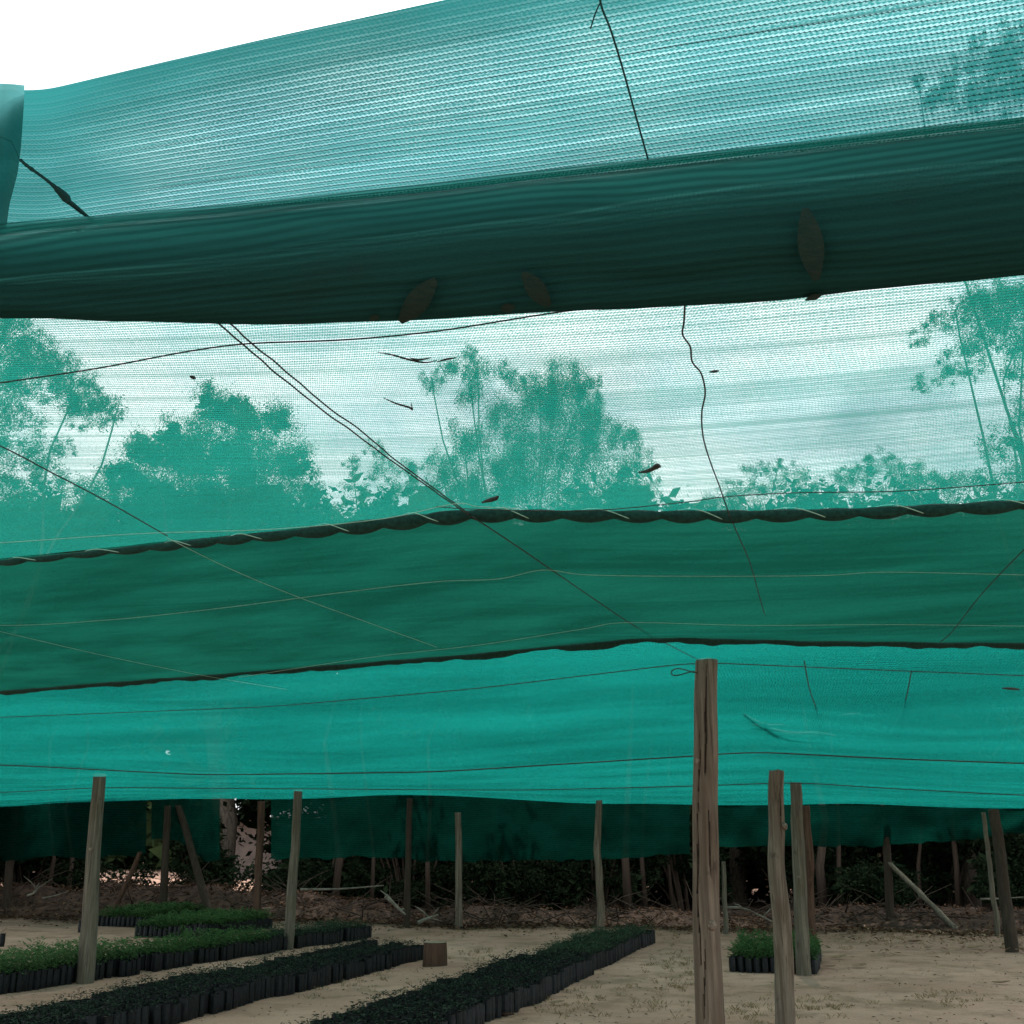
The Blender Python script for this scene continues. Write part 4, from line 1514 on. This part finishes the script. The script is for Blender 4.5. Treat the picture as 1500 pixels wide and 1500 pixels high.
tree("tall leafy tree at the right with a leaning bough in front of the bright sky", 1590, 25,
     [(1440, 440, 34), (1480, 430, 36), (1400, 460, 24), (1370, 470, 18), (1345, 495, 14), (1410, 500, 30), (1450, 500, 28), (1385, 545, 20), (1350, 560, 14), (1420, 540, 18), (1495, 490, 26), (1490, 550, 24), (1500, 600, 30), (1480, 640, 24), (1450, 660, 22), (1500, 690, 30), (1560, 460, 60), (1570, 560, 60), (1580, 660, 70), (1450, 130, 28), (1400, 110, 22), (1375, 145, 18), (1480, 60, 26), (1345, 120, 14), (1490, 140, 26), (1430, 60, 14), (1560, 100, 60), (1560, 250, 60), (1530, 350, 40), (1440, 700, 20), (1460, 470, 34), (1430, 450, 28), (1500, 440, 40), (1500, 520, 30), (1510, 640, 34), (1495, 90, 30), (1460, 100, 30), (1425, 140, 26), (1380, 130, 22), (1460, 720, 40), (1520, 730, 50)],
     leaf=0.048, dens=0.8, r0=0.24, seed=4, droop=0.2, core=False, limbs=0.10)
tree("low pale crown between the left and middle trees", 545, 44,
     [(515, 680, 16), (550, 660, 18), (560, 690, 22), (600, 680, 20), (520, 715, 20), (585, 720, 30), (540, 760, 40), (620, 760, 40), (500, 780, 30), (560, 830, 60), (620, 800, 50), (500, 800, 60)], leaf=0.06, dens=0.8, core=False, r0=0.2, seed=5)
tree("low feathery trees just above the twisted rope right of the middle tree", 1120, 44,
     [(1105, 690, 18), (1140, 685, 16), (1165, 695, 20), (1125, 715, 26), (1080, 720, 22), (1050, 740, 30), (1170, 730, 30), (1110, 770, 50), (1000, 770, 45), (1190, 780, 50), (980, 830, 60), (1100, 840, 70), (1030, 770, 40), (1060, 800, 60)], leaf=0.06, dens=0.8, core=False, r0=0.2, seed=6)
tree("broad low tree behind the right half of the translucent panel", 1300, 42,
     [(1240, 690, 22), (1285, 675, 22), (1320, 690, 26), (1270, 710, 30), (1350, 700, 26), (1390, 705, 26), (1210, 720, 24), (1330, 730, 40), (1420, 740, 40), (1250, 770, 60), (1350, 790, 70), (1450, 800, 60), (1250, 850, 60), (1420, 760, 50), (1480, 790, 60)], leaf=0.06, dens=0.8, core=False, r0=0.22, seed=7)
for i, (px, Y, lab) in enumerate([(60, 39, "dense tree behind the leftmost brush, low beyond the net"), (480, 40, "dense tree between the sunny gap and the middle shade"), (660, 38, "dense tree behind the pale brown upright pole"), (900, 38, "dense tree behind the black gap in the shade"), (1080, 37, "dense tree behind the slender posts"), (1220, 36, "dense tree behind the dark upright pole at the right"), (1420, 35, "dense tree behind the thick dark post at the far right"), (-140, 36, "dense tree at the far left end beyond the curtain"), (1640, 36, "dense tree at the far right end beyond the curtain")]):
    r3 = random.Random(50 + i)
    Y -= 4
    cl = [(px + r3.uniform(-90, 90), 780 + 400 * ((k * 0.618) % 1.0), r3.uniform(55, 90)) for k in range(26)]
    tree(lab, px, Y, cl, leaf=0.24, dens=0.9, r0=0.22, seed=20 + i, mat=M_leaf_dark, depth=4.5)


def bush(label, px, Y, w_, top, seed, leaf=0.14, dens=1.0, bottom=1310):
    rd = random.Random(seed)
    bx = PY(px, 1300, Y).x
    base = Vector((bx, Y, gz(bx, Y)))
    root = empty("bush", base, label, "bush", "bushes in the shade beyond the nursery")
    cm, tm = Leaves(), MB()
    n = max(8, int(w_ / 6))
    for i in range(n):
        q = px + rd.uniform(-.5, .5) * w_
        yy = rd.uniform(top, bottom)
        c = PY(q, yy, Y + rd.uniform(-.7, .7)) - base
        c.z = max(c.z, 0.25)
        r = rd.uniform(20, 34) / F * Y
        clump(cm, c, r, int(520 * dens), leaf * .62, rd, 0.3)
        clump(cm, c + Vector((0, .25, 0)), r * 0.7, 90, leaf * 2.0, rd, 0.0)
        tube_mb(tm, [Vector((c.x * .3, 0, -.1)), Vector((c.x * .6, c.y * .5, c.z * .5)), c], [0.04, 0.03, 0.012], 5, caps=False)
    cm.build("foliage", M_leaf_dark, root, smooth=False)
    tm.build("stem", M_wood_dark, root)


for i, a in enumerate([("dark bush at the far left behind the net curtain", 40, 31, 190, 1190), ("dark leafy bush filling the left side of the sunny gap", 300, 30, 80, 1185),
                       ("dark bush just right of the sunny gap", 470, 30.5, 130, 1180), ("tall dark bush behind the dark middle pole", 600, 31, 150, 1170),
                       ("black shadowed bush in the middle of the back", 765, 29.5, 190, 1190), ("deeply shaded bush right of the middle of the back", 870, 29.5, 170, 1195),
                       ("dark bush behind the tall front post", 1010, 30, 120, 1190), ("low round bush at the foot of the dark upright pole", 1275, 26.8, 90, 1285),
                       ("greyish bush behind the slanting pale pole", 1380, 31, 130, 1200), ("leafy bush at the far right beyond the thick dark post", 1490, 27.5, 90, 1235),
                       ("dark bush behind the greyish post", 1170, 31, 150, 1190), ("dark bush at the far left end of the brush heap", -120, 30, 160, 1180), ("dark bush past the right end of the sand", 1620, 28, 160, 1190)]):
    bush(a[0], a[1], a[2], a[3], a[4], 200 + i)

mb = Leaves()
r6 = random.Random(66)
for i in range(900):
    px = r6.uniform(404, 1950) if i % 8 else r6.uniform(-300, 95)
    yy = 1205 + 100 * ((i * 0.618) % 1.0)
    c = PY(px, yy, r6.uniform(33, 35.5))
    clump(mb, c, 0.75, 42, 0.16, r6, 0.2)
    clump(mb, c + Vector((0, .4, 0)), 0.6, 12, 0.5, r6, 0.0)
for i in range(60):
    px = r6.uniform(100, 400)
    c = PY(px, r6.uniform(1262, 1300), 29.2)
    clump(mb, c, 0.35, 40, 0.12, r6, 0.3)
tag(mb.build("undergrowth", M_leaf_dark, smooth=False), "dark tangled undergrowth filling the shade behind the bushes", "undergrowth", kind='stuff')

# slim stems of the thicket
for i, (px, Y, top, r, lab) in enumerate([(70, 29, 1180, .05, "slim stem in the thicket behind the leftmost curtain"), (100, 30, 1185, .06, "slim stem just left of the leaning weathered post"), (490, 29, 1180, .09, "thick pale stem in the thicket left of the middle"), (545, 29.5, 1180, .05, "slim stem in the thicket left of the dark pole"), (628, 29, 1180, .06, "greyish stem in the thicket right of the dark pole"), (920, 28.5, 1180, .10, "dark stem in the thicket right of the black gap"), (945, 29, 1180, .06, "slim dark stem beside the thicker one behind the middle row end"), (985, 29.5, 1180, .05, "slim stem left of the tall front post"), (1205, 28, 1200, .11, "dark thick stem right of the reddish post"), (1228, 28.5, 1200, .06, "slim stem with gaps of light right of the reddish post"), (1345, 29, 1200, .05, "slim stem behind the slanting pole"), (1400, 28.5, 1200, .07, "brown stem right of the slanting pole")]):
    bx = PY(px, 1300, Y).x
    t = PY(px + random.uniform(-8, 8), top, Y)
    mb = MB()
    P = [Vector((bx, Y, -.1)), Vector((bx + random.uniform(-.1, .1), Y, t.z * .5)), t, t + Vector((random.uniform(-.4, .4), 0.3, 1.6)), t + Vector((random.uniform(-.8, .8), 0.5, 3.2))]
    tube_mb(mb, P, [r * 1.2, r, r * .85, r * .6, r * .3], 7)
    root = empty("sapling", (0, 0, 0), lab, "tree", "slim stems of the thicket at the back")
    root.location = (bx, Y, 0)
    o = mb.build("trunk", M_wood_dark, root)
    o.data.transform(Matrix.Translation((-bx, -Y, 0)))
    cm = Leaves()
    r4 = random.Random(400 + i)
    clump(cm, P[-1] - Vector((bx, Y, 0)), 0.9, 260, 0.2, r4, .2)
    cm.build("crown", M_leaf_dark, root, smooth=False)

# far wood that closes the view
mb = Leaves()
r5 = random.Random(9)
for i in range(1150):
    x = r5.uniform(-80, 80)
    y = r5.uniform(74, 86)
    hgt = 24.5 + 3.5 * noise.noise(Vector((x * .08, 0, 3)))
    z = 0.3 + (hgt - 0.3) * ((i * 0.618) % 1.0)
    clump(mb, (x, y, z), 3.8, 60, 1.1, r5, 0.1)
    clump(mb, (x, y + 2, z), 3.2, 16, 3.6, r5, 0.0)
tag(mb.build("distant_woods", M_leaf, smooth=False), "distant wood closing the view behind the nearer trees", "wood", kind='stuff')

# ------------------------------------------------------------------ house in the sunny gap
def box(mb, x0, x1, y0, y1, z0, z1):
    mb.add([(x0, y0, z0), (x1, y0, z0), (x1, y1, z0), (x0, y1, z0), (x0, y0, z1), (x1, y0, z1), (x1, y1, z1), (x0, y1, z1)],
           [(0, 3, 2, 1), (4, 5, 6, 7), (0, 1, 5, 4), (1, 2, 6, 5), (2, 3, 7, 6), (3, 0, 4, 7)])


M_plaster = simple_mat("pinkish_plaster", (0.085, 0.07, 0.062), (0.13, 0.105, 0.09), 1.5)
M_iron = simple_mat("roof_iron", (0.40, 0.40, 0.40), (0.60, 0.60, 0.60), 1.0, 0.5, (0.3, 6, 1))
M_dark = simple_mat("dark_opening", (0.02, 0.02, 0.02), (0.04, 0.035, 0.03), 3)
hx, hy = PY(372, 1250, 58).x, 58
hr = empty("house", (hx, hy, 0), "small pinkish house with a pale iron roof in the sunny gap under the net", "house")
mb = MB()
box(mb, -1.6, 5.0, 0, 5, -.1, 3.0)
mb.build("wall", M_plaster, hr, smooth=False)
mb = MB()
mb.add([(-2.1, -.6, 2.95), (5.5, -.6, 2.95), (5.5, 2.5, 4.1), (-2.1, 2.5, 4.1), (5.5, 5.6, 2.95), (-2.1, 5.6, 2.95), (-2.1, -.6, 3.03), (5.5, -.6, 3.03), (5.5, 2.5, 4.18), (-2.1, 2.5, 4.18), (5.5, 5.6, 3.03), (-2.1, 5.6, 3.03)],
       [(0, 3, 2, 1), (3, 5, 4, 2), (6, 7, 8, 9), (9, 8, 10, 11), (0, 1, 7, 6), (4, 5, 11, 10), (0, 6, 9, 3), (3, 9, 11, 5), (1, 2, 8, 7), (2, 4, 10, 8)])
mb.build("roof", M_iron, hr, smooth=False)
mb = MB()
box(mb, 1.2, 2.1, -.03, .05, 0, 2.1)
mb.build("door", M_dark, hr, smooth=False)
mb = MB()
box(mb, 3.3, 4.3, -.03, .05, 1.0, 2.0)
mb.build("window", M_dark, hr, smooth=False)
